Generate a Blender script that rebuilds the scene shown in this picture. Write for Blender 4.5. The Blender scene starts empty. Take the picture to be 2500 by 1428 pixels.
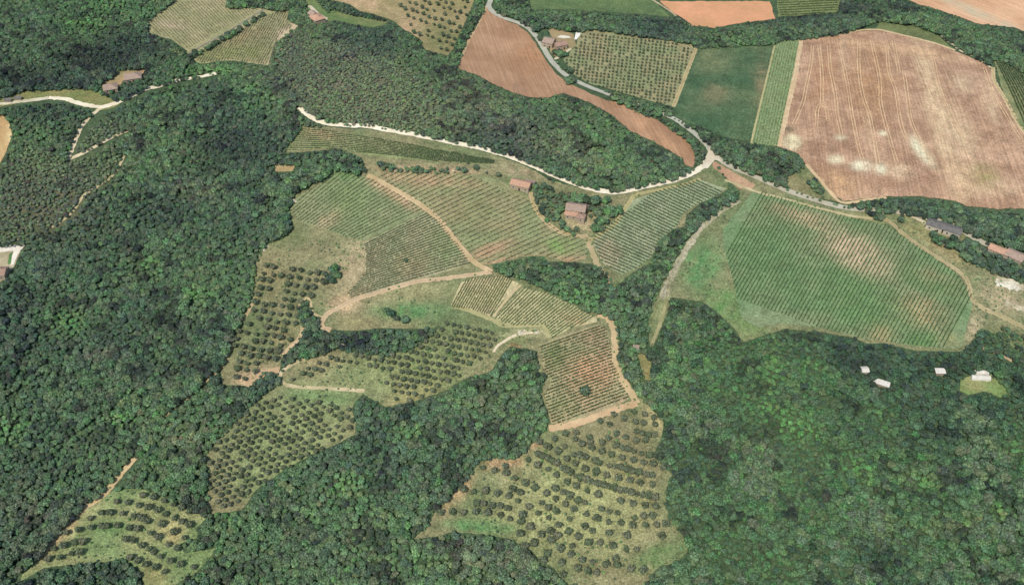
import bpy, math, random
import numpy as np
from mathutils import Vector, geometry
random.seed(7); rng = np.random.default_rng(7)
S = bpy.context.scene; COL = S.collection; R = math.radians
# ------------------------------------------------------------ camera, sky, sun, exposure
CH, PITCH, TX = 367.0, R(42.5), 0.5513
cam = bpy.data.cameras.new('camera'); cam.sensor_width = 36; cam.lens = 36/(2*TX)
cam.clip_start = 1; cam.clip_end = 20000
co = bpy.data.objects.new('camera', cam); COL.objects.link(co)
co.location = (0, 0, CH); co.rotation_euler = (math.pi/2-PITCH, 0, 0); S.camera = co
SUN_EL = R(54); sd = Vector((0.42, 0.907, 0)).normalized()
world = bpy.data.worlds.new('World'); S.world = world; world.use_nodes = True
nt = world.node_tree; sky = nt.nodes.new('ShaderNodeTexSky'); sky.sky_type = 'NISHITA'
sky.sun_disc = False; sky.sun_elevation = SUN_EL; sky.sun_rotation = math.atan2(-sd.x, -sd.y)
nt.links.new(sky.outputs[0], nt.nodes['Background'].inputs[0]); nt.nodes['Background'].inputs[1].default_value = 0.15
sl = bpy.data.lights.new('sun', 'SUN'); sl.energy = 3.3; sl.angle = R(0.5); sl.color = (1, .95, .87)
so = bpy.data.objects.new('sun', sl); COL.objects.link(so); so.location = (-200, -300, 600)
so.rotation_euler = Vector((sd.x*math.cos(SUN_EL), sd.y*math.cos(SUN_EL), -math.sin(SUN_EL))).to_track_quat('-Z', 'Y').to_euler()
S.view_settings.view_transform = 'Standard'; S.view_settings.look = 'None'
S.view_settings.exposure = 0.0; S.view_settings.gamma = 1
S.cycles.max_bounces = 5; S.cycles.diffuse_bounces = 3
# ------------------------------------------------------------ projection helpers (photo pixels 2500x1428 <-> world)
cp, sp = math.cos(PITCH), math.sin(PITCH)
def rays(px, py):
    u = (np.asarray(px, float)-1250)/1250*TX; v = (714-np.asarray(py, float))/1250*TX
    return u, cp+v*sp, -sp+v*cp
def project(x, y, z):
    dz = np.asarray(z, float)-CH
    zc = y*cp-dz*sp; v = (y*sp+dz*cp)/zc; u = x/zc
    return 1250+u/TX*1250, 714-v/TX*1250
CTRL = [(0,0,15),(600,0,10),(900,180,36),(1100,100,4),(1250,150,0),(1700,60,-5),(2300,50,0),(2200,280,8),(1800,250,0),(1730,380,5),
 (1300,420,15),(900,330,12),(1100,550,11),(1200,660,9),(850,720,3),(1450,850,5),(1550,980,0),(1400,1200,-14),(1500,1400,-32),(1590,700,-9),
 (1590,900,-18),(1750,900,-10),(2050,650,8),(2200,830,-3),(2400,620,5),(2100,1100,-15),(2400,1350,-30),(1800,1350,-34),(650,800,-8),(600,930,-15),
 (800,880,-8),(1000,850,-3),(1100,930,-12),(700,1080,-22),(400,1100,-30),(300,1300,-25),(100,1400,-30),(700,1400,-42),(1000,1200,-25),(1000,1400,-38),
 (300,700,-20),(100,900,-20),(0,600,0),(250,400,6),(450,550,-13),(250,260,12),(400,100,5),(600,300,3),(100,100,25),(2500,900,-8),(2500,300,4)]
_c = np.array(CTRL, float); _u, _b, _d = rays(_c[:,0], _c[:,1]); _t = (CH-_c[:,2])/-_d
CX, CY, CZ = _u*_t, _b*_t, _c[:,2]
def axis(lo, hi, step, far):
    a = list(np.arange(lo, hi+.1, step)); s = step
    while a[-1] < far: s *= 1.35; a.append(a[-1]+s)
    s = step; b = [lo]
    while b[-1] > -far: s *= 1.35; b.append(b[-1]-s)
    return np.array(sorted(set(b+a)))
GX = axis(-600, 600, 6, 9000); GY = axis(120, 1020, 6, 9000)
def _height(x, y):
    num = np.full(x.shape, 0.0); den = np.full(x.shape, 0.02)
    for cx, cy, cz in zip(CX, CY, CZ):
        w = np.exp(-((x-cx)**2+(y-cy)**2)/(2*62.0**2)); num += w*cz; den += w
    return num/den
_X, _Y = np.meshgrid(GX, GY, indexing='ij'); GZ = _height(_X, _Y)
def ground(x, y):
    x = np.asarray(x, float); y = np.asarray(y, float)
    i = np.clip(np.searchsorted(GX, x)-1, 0, len(GX)-2); j = np.clip(np.searchsorted(GY, y)-1, 0, len(GY)-2)
    fx = (x-GX[i])/(GX[i+1]-GX[i]); fy = (y-GY[j])/(GY[j+1]-GY[j])
    return (GZ[i,j]*(1-fx)+GZ[i+1,j]*fx)*(1-fy)+(GZ[i,j+1]*(1-fx)+GZ[i+1,j+1]*fx)*fy
def at(px, py, h=0.0):
    u, b, d = rays(px, py); t = CH/-d
    for _ in range(14): t = .5*t+.5*(CH-ground(u*t, b*t)-h)/-d
    return u*t, b*t
def mpp(px, py):
    x, y = at(px, py); return float((y*cp-(ground(x, y)-CH)*sp)*TX/1250)
def hash2(i, j, s):
    n = np.sin(i*127.1+j*311.7+s*74.7)*43758.5453; return n-np.floor(n)
def vn(x, y, sc, seed=0):
    x = np.asarray(x)/sc+100; y = np.asarray(y)/sc+100; i = np.floor(x); j = np.floor(y); fx = x-i; fy = y-j
    fx = fx*fx*(3-2*fx); fy = fy*fy*(3-2*fy)
    return (hash2(i,j,seed)*(1-fx)+hash2(i+1,j,seed)*fx)*(1-fy)+(hash2(i,j+1,seed)*(1-fx)+hash2(i+1,j+1,seed)*fx)*fy
def fbm(x, y, sc, seed=0): return (vn(x,y,sc,seed)+.5*vn(x,y,sc/2.1,seed+1)+.25*vn(x,y,sc/4.3,seed+2))/1.75
def inside(px, py, poly):
    px = np.asarray(px, float); py = np.asarray(py, float); r = np.zeros(px.shape, bool); n = len(poly)
    for k in range(n):
        x1, y1 = poly[k]; x2, y2 = poly[(k+1) % n]
        if y1 == y2: continue
        r ^= ((y1 > py) != (y2 > py)) & (px < (x2-x1)*(py-y1)/(y2-y1)+x1)
    return r
def near_line(px, py, line):
    d = np.full(np.shape(px), 1e9)
    for (x1, y1), (x2, y2) in zip(line[:-1], line[1:]):
        L = (x2-x1)**2+(y2-y1)**2+1e-9; t = np.clip(((px-x1)*(x2-x1)+(py-y1)*(y2-y1))/L, 0, 1)
        d = np.minimum(d, np.hypot(px-x1-t*(x2-x1), (py-y1-t*(y2-y1))*1.35))
    return d
def lin(c): return tuple(((v/255)/12.92 if v <= 10 else ((v/255+.055)/1.055)**2.4) for v in c)
# ------------------------------------------------------------ materials
def mat(name):
    m = bpy.data.materials.new(name); m.use_nodes = True; t = m.node_tree
    return m, t, t.nodes['Principled BSDF'], t.nodes.new, t.links.new
def ground_mat(name, grain=.5, gs=.9, streak=None, sstr=.3, speck=0.0):
    m, t, b, N, L = mat(name); b.inputs['Roughness'].default_value = .95; b.inputs['Specular IOR Level'].default_value = .1
    a = N('ShaderNodeVertexColor'); a.layer_name = 'Col'
    g = N('ShaderNodeNewGeometry')
    n = N('ShaderNodeTexNoise'); n.inputs['Scale'].default_value = gs; n.inputs['Detail'].default_value = 4; n.inputs['Roughness'].default_value = .75
    L(g.outputs['Position'], n.inputs['Vector'])
    mr = N('ShaderNodeMapRange'); mr.inputs[1].default_value = .3; mr.inputs[2].default_value = .7
    mr.inputs[3].default_value = 1-grain; mr.inputs[4].default_value = 1+grain; L(n.outputs['Fac'], mr.inputs[0])
    cur = mr.outputs[0]
    if streak is not None:
        mp = N('ShaderNodeMapping'); mp.vector_type = 'TEXTURE'; mp.inputs['Rotation'].default_value = (0, 0, streak); mp.inputs['Scale'].default_value = (40, 1, 40)
        L(g.outputs['Position'], mp.inputs['Vector'])
        n2 = N('ShaderNodeTexNoise'); n2.inputs['Scale'].default_value = .8; n2.inputs['Detail'].default_value = 3; L(mp.outputs[0], n2.inputs['Vector'])
        m2 = N('ShaderNodeMapRange'); m2.inputs[1].default_value = .35; m2.inputs[2].default_value = .65; m2.inputs[3].default_value = 1-sstr; m2.inputs[4].default_value = 1+sstr
        L(n2.outputs['Fac'], m2.inputs[0]); x = N('ShaderNodeMath'); x.operation = 'MULTIPLY'; L(cur, x.inputs[0]); L(m2.outputs[0], x.inputs[1]); cur = x.outputs[0]
    n4 = N('ShaderNodeTexNoise'); n4.inputs['Scale'].default_value = .13; n4.inputs['Detail'].default_value = 6; n4.inputs['Roughness'].default_value = .85; L(g.outputs['Position'], n4.inputs['Vector'])
    m4 = N('ShaderNodeMapRange'); m4.inputs[1].default_value = .34; m4.inputs[2].default_value = .66; m4.inputs[3].default_value = 1-grain*.6; m4.inputs[4].default_value = 1+grain*.5; L(n4.outputs['Fac'], m4.inputs[0])
    x4 = N('ShaderNodeMath'); x4.operation = 'MULTIPLY'; L(cur, x4.inputs[0]); L(m4.outputs[0], x4.inputs[1]); cur = x4.outputs[0]
    mx = N('ShaderNodeVectorMath'); mx.operation = 'SCALE'; L(a.outputs['Color'], mx.inputs[0]); L(cur, mx.inputs['Scale']); out = mx.outputs[0]
    if speck:
        n3 = N('ShaderNodeTexNoise'); n3.inputs['Scale'].default_value = .28; n3.inputs['Detail'].default_value = 5; n3.inputs['Roughness'].default_value = .8; L(g.outputs['Position'], n3.inputs['Vector'])
        m3 = N('ShaderNodeMapRange'); m3.inputs[1].default_value = .52; m3.inputs[2].default_value = .64; m3.inputs[4].default_value = speck; L(n3.outputs['Fac'], m3.inputs[0])
        k = N('ShaderNodeMix'); k.data_type = 'RGBA'; L(m3.outputs[0], k.inputs['Factor']); L(out, k.inputs['A']); k.inputs['B'].default_value = (.03, .06, .025, 1); out = k.outputs['Result']
    L(out, b.inputs['Base Color'])
    bp = N('ShaderNodeBump'); bp.inputs['Strength'].default_value = .5; bp.inputs['Distance'].default_value = .35; L(n.outputs['Fac'], bp.inputs['Height']); L(bp.outputs[0], b.inputs['Normal'])
    return m
def leaf_mat(name):
    m, t, b, N, L = mat(name); b.inputs['Roughness'].default_value = .75; b.inputs['Specular IOR Level'].default_value = .15
    a = N('ShaderNodeVertexColor'); a.layer_name = 'Col'
    i = N('ShaderNodeAttribute'); i.attribute_type = 'INSTANCER'; i.attribute_name = 'tint'
    ad = N('ShaderNodeVectorMath'); ad.operation = 'ADD'; ad.inputs[1].default_value = (1,1,1); L(i.outputs['Vector'], ad.inputs[0])
    mu = N('ShaderNodeVectorMath'); mu.operation = 'MULTIPLY'; L(a.outputs['Color'], mu.inputs[0]); L(ad.outputs[0], mu.inputs[1])
    L(mu.outputs[0], b.inputs['Base Color']); return m
def noisy(name, c1, c2, scale=1.0, rough=.85, bump=.0, wave=None):
    m, t, b, N, L = mat(name); b.inputs['Roughness'].default_value = rough; b.inputs['Specular IOR Level'].default_value = .25
    g = N('ShaderNodeTexCoord'); n = N('ShaderNodeTexNoise'); n.inputs['Scale'].default_value = scale; n.inputs['Detail'].default_value = 6; n.inputs['Roughness'].default_value = .7
    L(g.outputs['Object'], n.inputs['Vector']); r = N('ShaderNodeMapRange'); r.inputs[1].default_value = .35; r.inputs[2].default_value = .65; L(n.outputs['Fac'], r.inputs[0])
    k = N('ShaderNodeMix'); k.data_type = 'RGBA'; k.inputs['A'].default_value = (*lin(c1), 1); k.inputs['B'].default_value = (*lin(c2), 1); L(r.outputs[0], k.inputs['Factor'])
    L(k.outputs['Result'], b.inputs['Base Color'])
    bp = N('ShaderNodeBump'); bp.inputs['Strength'].default_value = .6; bp.inputs['Distance'].default_value = .08
    if wave:
        w = N('ShaderNodeTexWave'); w.bands_direction = 'X'; w.inputs['Scale'].default_value = wave; w.inputs['Distortion'].default_value = .6; L(g.outputs['Object'], w.inputs['Vector']); L(w.outputs['Fac'], bp.inputs['Height'])
    else: L(n.outputs['Fac'], bp.inputs['Height'])
    L(bp.outputs[0], b.inputs['Normal']); return m
GRASS = ground_mat('grass', .62, 1.0, speck=.32); EARTH = ground_mat('earth', .3, 1.1); GRAVEL = ground_mat('gravel', .22, 1.5)
MEADOW = ground_mat('meadow', .45, .8, speck=.12); FLOOR = ground_mat('woodland_floor', .5, .7, speck=.6)
LEAF = leaf_mat('leaves'); BARK = noisy('bark', (70,58,46), (96,84,70), 3)
WALLM = noisy('stone_wall', (176,160,136), (150,132,110), 1.2); PLASTER = noisy('plaster', (200,190,170), (180,168,146), .7)
TILE = noisy('roof_tile', (178,146,126), (148,120,104), .9, wave=4); TILE_B = noisy('weathered_tile', (180,156,136), (150,130,114), .9, wave=4); TILE_O = noisy('orange_tile', (200,160,132), (176,138,112), 1.0, wave=4)
GREYR = noisy('grey_sheet', (126,122,114), (96,94,90), .6, wave=2); WHITER = noisy('white_sheet', (226,220,204), (200,192,176), .6, wave=2)
GLASS = noisy('dark_glass', (30,36,42), (46,54,60), .5, .15); WOOD = noisy('dark_wood', (84,60,42), (60,42,30), 2); FRAME = noisy('pale_frame', (206,198,182), (190,182,166), 2)
STONE = noisy('limestone', (218,208,184), (176,164,140), .8); POLE = noisy('pole_timber', (120,108,96), (96,86,76), 2); METAL = noisy('cable_metal', (150,150,150), (130,130,130), 2, .5)
# ------------------------------------------------------------ object helpers
def tag(o, label=None, cat=None, group=None, kind=None):
    for k, v in (('label', label), ('category', cat), ('group', group), ('kind', kind)):
        if v: o[k] = v
    return o
def make(name, V, F, m, parent=None, col=None, smooth=False):
    me = bpy.data.meshes.new(name)
    V = np.asarray(V, np.float32).reshape(-1, 3)
    if isinstance(F, np.ndarray):
        n, k = F.shape; me.vertices.add(len(V)); me.vertices.foreach_set('co', V.ravel())
        me.loops.add(n*k); me.loops.foreach_set('vertex_index', F.ravel().astype(np.int32))
        me.polygons.add(n); me.polygons.foreach_set('loop_start', np.arange(0, n*k, k, dtype=np.int32)); me.update(calc_edges=True)
    else: me.from_pydata(V.tolist(), [], F); me.update()
    if col is not None:
        a = me.color_attributes.new('Col', 'FLOAT_COLOR', 'POINT')
        c = np.ones((len(V), 4), np.float32); c[:, :3] = np.clip(col, 0, 1); a.data.foreach_set('color', c.ravel())
    if smooth: me.polygons.foreach_set('use_smooth', np.ones(len(me.polygons), bool))
    me.materials.append(m)
    o = bpy.data.objects.new(name, me); COL.objects.link(o); o.parent = parent; return o
def empty(name, loc, rz=0):
    o = bpy.data.objects.new(name, None); o.empty_display_size = .5; COL.objects.link(o); o.location = loc; o.rotation_euler = (0, 0, rz); return o
class MB:
    def __init__(s): s.v = []; s.f = []
    def add(s, v, f):
        b = len(s.v); s.v += [tuple(p) for p in v]; s.f += [tuple(i+b for i in q) for q in f]; return s
    def box(s, x0, x1, y0, y1, z0, z1):
        return s.add([(x0,y0,z0),(x1,y0,z0),(x1,y1,z0),(x0,y1,z0),(x0,y0,z1),(x1,y0,z1),(x1,y1,z1),(x0,y1,z1)],
                     [(0,3,2,1),(4,5,6,7),(0,1,5,4),(1,2,6,5),(2,3,7,6),(3,0,4,7)])
    def tube(s, p, q, r0, r1, n=7):
        p = Vector(p); q = Vector(q); d = (q-p).normalized(); a = d.orthogonal().normalized(); c = d.cross(a); v = []
        for pt, r in ((p, r0), (q, r1)):
            for k in range(n): w = 2*math.pi*k/n; v.append(pt+a*r*math.cos(w)+c*r*math.sin(w))
        return s.add(v, [(k, (k+1)%n, n+(k+1)%n, n+k) for k in range(n)]+[tuple(range(n))[::-1], tuple(range(n, 2*n))])
    def build(s, name, m, parent=None): return make(name, s.v, s.f, m, parent)
# ------------------------------------------------------------ terrain
def tint_blobs(col, px, py, blobs):
    for (bx, by, rx, ry, ang, c, st) in blobs:
        a = R(ang); dx = px-bx; dy = py-by; u = (dx*math.cos(a)+dy*math.sin(a))/rx; v = (-dx*math.sin(a)+dy*math.cos(a))/ry
        w = np.clip(np.exp(-(u*u+v*v)**1.5)*st*(.25+1.9*np.clip(fbm(px, py, 14, 61)-.12, 0, .6)), 0, 1)[:, None]; col = col*(1-w)+np.array(lin(c))*w
    return col
def terrain():
    nx, ny = len(GX), len(GY); V = np.stack([_X.ravel(), _Y.ravel(), GZ.ravel()], 1)
    i, j = np.meshgrid(np.arange(nx-1), np.arange(ny-1), indexing='ij'); a = (i*ny+j).ravel()
    F = np.stack([a, a+ny, a+ny+1, a+1], 1)
    n = fbm(V[:,0], V[:,1], 40, 3)[:, None]; c = np.array(lin((66,88,60)))*(1-n)+np.array(lin((90,104,74)))*n
    px, py = project(V[:,0], V[:,1], V[:,2])
    c = tint_blobs(c, px, py, [(880,190,230,110,20,(124,118,96),.9),(700,130,40,70,10,(140,120,106),.9),(800,225,110,20,10,(134,118,102),.8),(100,480,140,120,0,(104,102,76),.8)])
    tag(make('terrain', V, F, FLOOR, col=c, smooth=True), kind='structure')
terrain()
LIFT = {0:.10, 1:.16, 2:.22, 3:.28, 4:.34}
def sheet(name, poly, c1, c2=None, m=None, lift=0, step=3.2, ns=14, blobs=(), jit=1.6, lab=None):
    pts = []
    n = len(poly)
    for k in range(n):
        (x1, y1), (x2, y2) = poly[k], poly[(k+1) % n]; L = max(1, int(math.hypot(x2-x1, y2-y1)/9))
        for q in range(L): pts.append((x1+(x2-x1)*q/L+random.uniform(-jit, jit), y1+(y2-y1)*q/L+random.uniform(-jit, jit)*.7))
    bx, by = at([p[0] for p in pts], [p[1] for p in pts]); nb = len(bx)
    gx, gy = np.meshgrid(np.arange(bx.min(), bx.max(), step), np.arange(by.min(), by.max(), step))
    gx = gx.ravel()+rng.uniform(-.2, .2, gx.size)*step; gy = gy.ravel()+rng.uniform(-.2, .2, gy.size)*step
    wp = list(zip(bx, by)); ok = inside(gx, gy, wp); gx = gx[ok]; gy = gy[ok]
    if len(gx):
        d = np.full(len(gx), 1e9)
        for X, Y in wp: d = np.minimum(d, (gx-X)**2+(gy-Y)**2)
        gx = gx[d > (step*.35)**2]; gy = gy[d > (step*.35)**2]
    vs = [Vector(p) for p in wp]+[Vector(p) for p in zip(gx, gy)]
    v, e, f, *_ = geometry.delaunay_2d_cdt(vs, [(k, (k+1) % nb) for k in range(nb)], [], 1, 1e-4)
    X = np.array([p.x for p in v]); Y = np.array([p.y for p in v]); Z = ground(X, Y)+LIFT[lift]
    F = [tuple(q) if (v[q[1]]-v[q[0]]).cross(v[q[2]]-v[q[0]]) > 0 else tuple(q)[::-1] for q in f]
    c2 = c2 or c1; t = np.clip((fbm(X, Y, ns, hash(name) % 50 if False else len(name)+len(poly))-.3)/.4, 0, 1)[:, None]
    col = np.array(lin(c1))*(1-t)+np.array(lin(c2))*t
    px, py = project(X, Y, Z); col = tint_blobs(col, px, py, blobs)
    o = make(name, np.stack([X, Y, Z], 1), F, m or GRASS, col=col, smooth=True); tag(o, lab, kind='structure'); return o
def resample(line, step, h=0):
    x, y = at([p[0] for p in line], [p[1] for p in line], h); P = [Vector((a, b)) for a, b in zip(x, y)]
    # Catmull-Rom smoothing, then even spacing
    Q = []
    for k in range(len(P)-1):
        p0 = P[max(k-1, 0)]; p1 = P[k]; p2 = P[k+1]; p3 = P[min(k+2, len(P)-1)]
        for s in np.linspace(0, 1, 12, endpoint=False):
            Q.append(.5*((2*p1)+(p2-p0)*s+(2*p0-5*p1+4*p2-p3)*s*s+(3*p1-p0-3*p2+p3)*s**3))
    Q.append(P[-1]); D = [0]
    for a, b in zip(Q[:-1], Q[1:]): D.append(D[-1]+(b-a).length)
    n = max(2, int(D[-1]/step)); s = np.linspace(0, D[-1], n)
    return np.interp(s, D, [q.x for q in Q]), np.interp(s, D, [q.y for q in Q])
def ribbon(name, line, width, c1, c2=None, m=None, lift=2, step=1.6, ragged=.25, crown=None, off=0):
    x, y = resample(line, step); dx = np.gradient(x); dy = np.gradient(y); L = np.hypot(dx, dy)+1e-9; nx, ny = -dy/L, dx/L
    x = x+nx*off; y = y+ny*off
    n = len(x); ks = (-1, -.45, .0, .45, 1); V = []; C = []
    wl = width/2*(1+ragged*(rng.random(n)*2-1)); wr = width/2*(1+ragged*(rng.random(n)*2-1))
    for k in ks:
        w = np.where(k < 0, wl, wr)*k; X = x+nx*w; Y = y+ny*w; V.append(np.stack([X, Y, ground(X, Y)+LIFT[lift]], 1))
        t = np.clip(fbm(X, Y, 7, 5)*1.6-.3, 0, 1)[:, None]; c = np.array(lin(c1))*(1-t)+np.array(lin(c2 or c1))*t
        if crown and k == 0: c = c*.35+np.array(lin(crown))*.65
        C.append(c)
    V = np.stack(V, 1).reshape(-1, 3); C = np.stack(C, 1).reshape(-1, 3); K = len(ks)
    a = (np.arange(n-1)[:, None]*K+np.arange(K-1)).ravel(); F = np.stack([a, a+K, a+K+1, a+1], 1)[:, ::-1]
    return tag(make(name, V, F, m or GRAVEL, col=C, smooth=True), kind='structure')
def world_angle(p, q):
    x, y = at([p[0], q[0]], [p[1], q[1]]); return math.atan2(y[1]-y[0], x[1]-x[0])
# ------------------------------------------------------------ outlines traced on the hillside
OPEN = []   # ground without woodland
def op(poly): OPEN.append(poly); return poly
VINEYARD_CORE = op([(690,374),(738,307),(800,311),(850,316),(900,317),(945,322),(1040,338),(1100,353),(1170,367),(1205,379),(1250,394),(1300,414),(1340,440),(1420,461),
 (1500,478),(1545,470),(1640,448),(1700,426),(1725,400),(1745,395),(1765,425),(1783,458),(1766,470),(1710,496),(1676,524),(1672,552),(1632,563),(1604,594),(1587,641),(1542,669),
 (1500,703),(1483,666),(1452,644),(1382,638),(1340,641),(1324,626),(1284,629),(1203,646),(1207,662),(1234,669),(1284,686),(1340,714),(1386,736),(1436,760),(1472,766),(1500,790),
 (1508,826),(1506,882),(1530,924),(1556,963),(1599,1006),(1621,1030),(1618,1056),(1600,1100),(1600,1120),(1630,1145),(1640,1158),(1628,1185),(1626,1238),(1640,1274),(1666,1302),(1680,1344),
 (1658,1367),(1602,1390),(1565,1440),(1480,1440),(1386,1426),(1350,1384),(1322,1370),(1297,1347),(1252,1318),(1196,1306),(1110,1298),(1050,1312),(1010,1316),(1045,1280),(1062,1252),
 (1095,1218),(1140,1171),(1168,1129),(1196,1120),(1263,1118),(1288,1098),(1311,1070),(1335,1048),(1341,1014),(1327,980),(1319,958),(1341,913),(1316,907),(1313,857),
 (1246,846),(1224,868),(1198,907),(1134,924),(1092,952),(1010,980),(940,994),(909,975),(887,962),(865,985),(858,1000),(870,1030),(866,1061),(814,1087),(760,1110),(690,1150),
 (630,1190),(590,1245),(520,1255),(506,1230),(510,1190),(506,1141),(506,1105),(530,1078),(557,1048),(590,1015),(625,980),(645,960),(688,935),(686,908),(700,890),(735,876),(790,868),(820,850),(850,858),(930,870),(1010,852),
 (1060,815),(1075,795),(1060,800),(1000,804),(940,800),(860,808),(815,806),(790,806),(778,800),(786,772),(766,764),(752,728),(740,735),(724,752),(736,790),(738,812),(710,857),(688,872),(682,907),(646,906),(604,941),(545,940),(538,905),(562,857),
 (568,820),(601,770),(615,728),(622,680),(628,632),(645,600),(690,578),(718,552),(706,516),(723,470),(785,442),(812,413),(880,428),(892,410),(882,385),(852,373),(818,363),(768,370)])
OLIVE_LOW = op([(335,1112),(322,1135),(262,1200),(330,1190),(390,1205),(440,1235),(505,1262),(478,1290),(485,1312),(440,1325),(450,1350),(545,1335),(560,1310),(480,1395),(440,1420),(400,1440),(350,1430),(345,1395),
 (300,1360),(262,1372),(205,1375),(110,1385),(50,1418),(55,1400),(95,1365),(125,1320),(160,1285),(205,1245),(250,1205),(300,1150)])
RIGHT_SLOPE = op([(1745,394),(1800,420),(1860,445),(1930,474),(2000,496),(2060,508),(2130,515),(2200,519),(2260,534),(2330,556),(2362,575),(2345,592),(2270,565),(2272,575),(2330,605),(2360,635),(2420,665),(2500,690),
 (2560,720),(2560,900),(2475,850),(2440,820),(2395,800),(2375,830),(2348,859),(2305,859),(2233,856),(2165,839),(2112,839),(2088,825),(2007,811),(1915,803),(1848,825),(1815,836),(1795,805),(1765,775),(1738,752),(1711,736),(1650,728),(1636,725),
 (1632,760),(1612,805),(1597,842),(1587,846),(1583,800),(1586,770),(1600,725),(1630,670),(1662,612),(1690,572),(1740,530),(1802,489),(1808,470),(1778,440)])
TOP_FIELDS = [op([(1188,17),(1197,-10),(1206,33),(1225,42),(1270,57),(1297,75),(1322,108),(1345,145),(1372,178),(1395,192),(1440,212),(1505,236),(1511,249),(1544,269),(1606,294),(1648,322),(1676,342),(1696,372),(1698,396),(1690,409),(1674,404),(1668,390),(1634,367),
 (1592,345),(1536,319),(1494,282),(1438,250),(1374,228),(1334,240),(1292,239),(1250,226),(1200,204),(1160,182),(1116,168),(1140,100)])]
OPEN.append([(1290,84),(1320,72),(1345,68),(1372,75),(1420,78),(1446,72),(1508,81),(1620,98),(1690,108),(1702,118),(1788,114),(1892,108),(1910,99),(1957,97),(2024,89),(2080,77),(2140,53),(2155,52),(2234,63),(2290,84),(2318,106),(2345,122),(2396,150),(2418,162),
 (2427,146),(2455,155),(2480,166),(2520,200),(2700,330),(2700,560),(2500,511),(2433,511),(2360,504),(2332,492),(2248,481),(2164,481),(2122,486),(2094,494),(2060,498),(1990,480),(1930,462),(1920,432),(1960,415),(1970,402),(1950,378),(1900,360),
 (1850,350),(1800,346),(1760,334),(1720,310),(1648,287),(1642,262),(1578,246),(1508,225),(1440,205),(1402,188),(1374,160),(1340,125),(1325,105)])
OPEN.append([(1292,-90),(1292,0),(1298,22),(1400,24),(1480,31),(1564,37),(1637,43),(1655,36),(1690,62),(1743,68),(1816,55),(1894,46),(1900,41),(2045,31),(2055,-5),(2060,-90)])
OPEN.append([(2180,-90),(2214,0),(2237,11),(2276,20),(2332,39),(2388,59),(2472,67),(2500,78),(2700,170),(2700,-90)])
ORCHARD_TOP = op([(800,-60),(807,0),(852,11),(880,28),(936,42),(964,56),(986,74),(1002,80),(1028,100),(1037,122),(1094,138),(1110,112),(1155,11),(1165,-60)])
HOUSE_GREEN = op([(740,-20),(752,-20),(800,30),(812,22),(850,35),(950,53),(935,64),(908,68),(870,62),(820,50),(795,55),(772,58),(760,45),(752,20)])
TERRACES = op([(364,81),(364,53),(400,22),(426,2),(440,-60),(560,-60),(549,20),(644,20),(672,28),(706,25),(700,50),(728,62),(700,82),(672,104),(664,126),(655,160),(560,148),(490,157),(459,137),(454,123),(420,98)])
LEFT_MEADOW = op([(-120,246),(0,241),(56,224),(118,221),(193,216),(225,220),(280,246),(300,245),(290,258),(265,268),(240,270),(216,258),(168,246),(112,241),(56,250),(0,262),(-120,275)])
LEFT_FIELD = op([(-160,280),(8,281),(22,298),(31,330),(16,370),(0,402),(-10,520),(-160,520)])
YARD_LEFT = op([(-120,600),(62,598),(38,645),(20,672),(0,690),(-120,730)])
for c in ([(2342,928),(2400,905),(2440,925),(2463,962),(2440,970),(2400,955),(2365,965),(2345,955)],[(1557,868),(1572,862),(1588,885),(1588,930),(1572,925)],[(285,172),(318,170),(355,165),(350,180),(300,200),(290,215),(255,220),(245,205),(275,190)],
          [(240,208),(290,205),(296,222),(250,226)],[(2112,885),(2122,890),(2120,910),(2105,908)],[(2130,925),(2145,922),(2175,936),(2160,945)],[(2282,900),(2310,900),(2308,912),(2283,912)],[(670,402),(722,402),(715,420),(672,420)],
          [(740,-30),(765,0),(782,18),(802,40),(800,52),(770,48),(752,30)],[(2370,575),(2420,580),(2420,600),(2520,650),(2560,650),(2560,600),(2440,585)]): op(c)
TREES_IN = [  # wooded patches standing inside the open ground
 [(690,377),(768,369),(818,363),(852,374),(882,386),(891,410),(880,426),(838,405),(796,413),(770,400),(720,395)],
 [(924,390),(940,394),(1000,403),(1060,402),(1130,400),(1138,412),(1060,413),(1000,412),(935,410)],
 [(1297,447),(1320,440),(1388,468),(1440,478),(1495,480),(1480,492),(1420,490),(1385,482),(1378,500),(1360,530),(1330,532),(1312,500),(1303,470)],
 [(1440,500),(1480,502),(1512,498),(1522,506),(1490,540),(1462,560),(1442,552),(1450,530),(1478,515),(1450,520)],[(1358,530),(1378,535),(1408,552),(1402,566),(1385,560)],
 [(2094,496),(2122,488),(2164,483),(2248,483),(2332,494),(2360,506),(2433,513),(2520,513),(2560,520),(2560,640),(2520,612),(2470,597),(2420,577),(2400,562),(2345,545),(2276,527),(2220,518),(2172,515),(2135,512)],
 [(2270,562),(2290,566),(2332,573),(2357,590),(2374,587),(2402,604),(2440,622),(2472,634),(2520,650),(2520,690),(2480,672),(2430,650),(2380,628),(2340,605),(2290,585)],
 [(1965,428),(1985,428),(2003,440),(2020,462),(2025,478),(2000,470),(1985,455)],
 [(2118,500),(2150,497),(2170,508),(2160,526),(2138,528),(2122,518)],[(1312,90),(1335,70),(1350,82),(1330,100)],[(1378,180),(1400,178),(1408,192),(1385,197)],[(1350,122),(1375,118),(1385,130),(1360,138)],
 [(935,757),(945,750),(965,768),(995,770),(990,778),(950,776)],[(792,650),(815,645),(830,668),(805,685),(780,680)],[(1480,228),(1508,224),(1578,246),(1640,262),(1645,272),(1600,275),(1560,262),(1510,245)],
 [(2395,800),(2440,790),(2500,805),(2560,820),(2560,900),(2470,870),(2420,850)],[(640,28),(650,24),(560,85),(470,132),(455,136)]]
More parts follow.
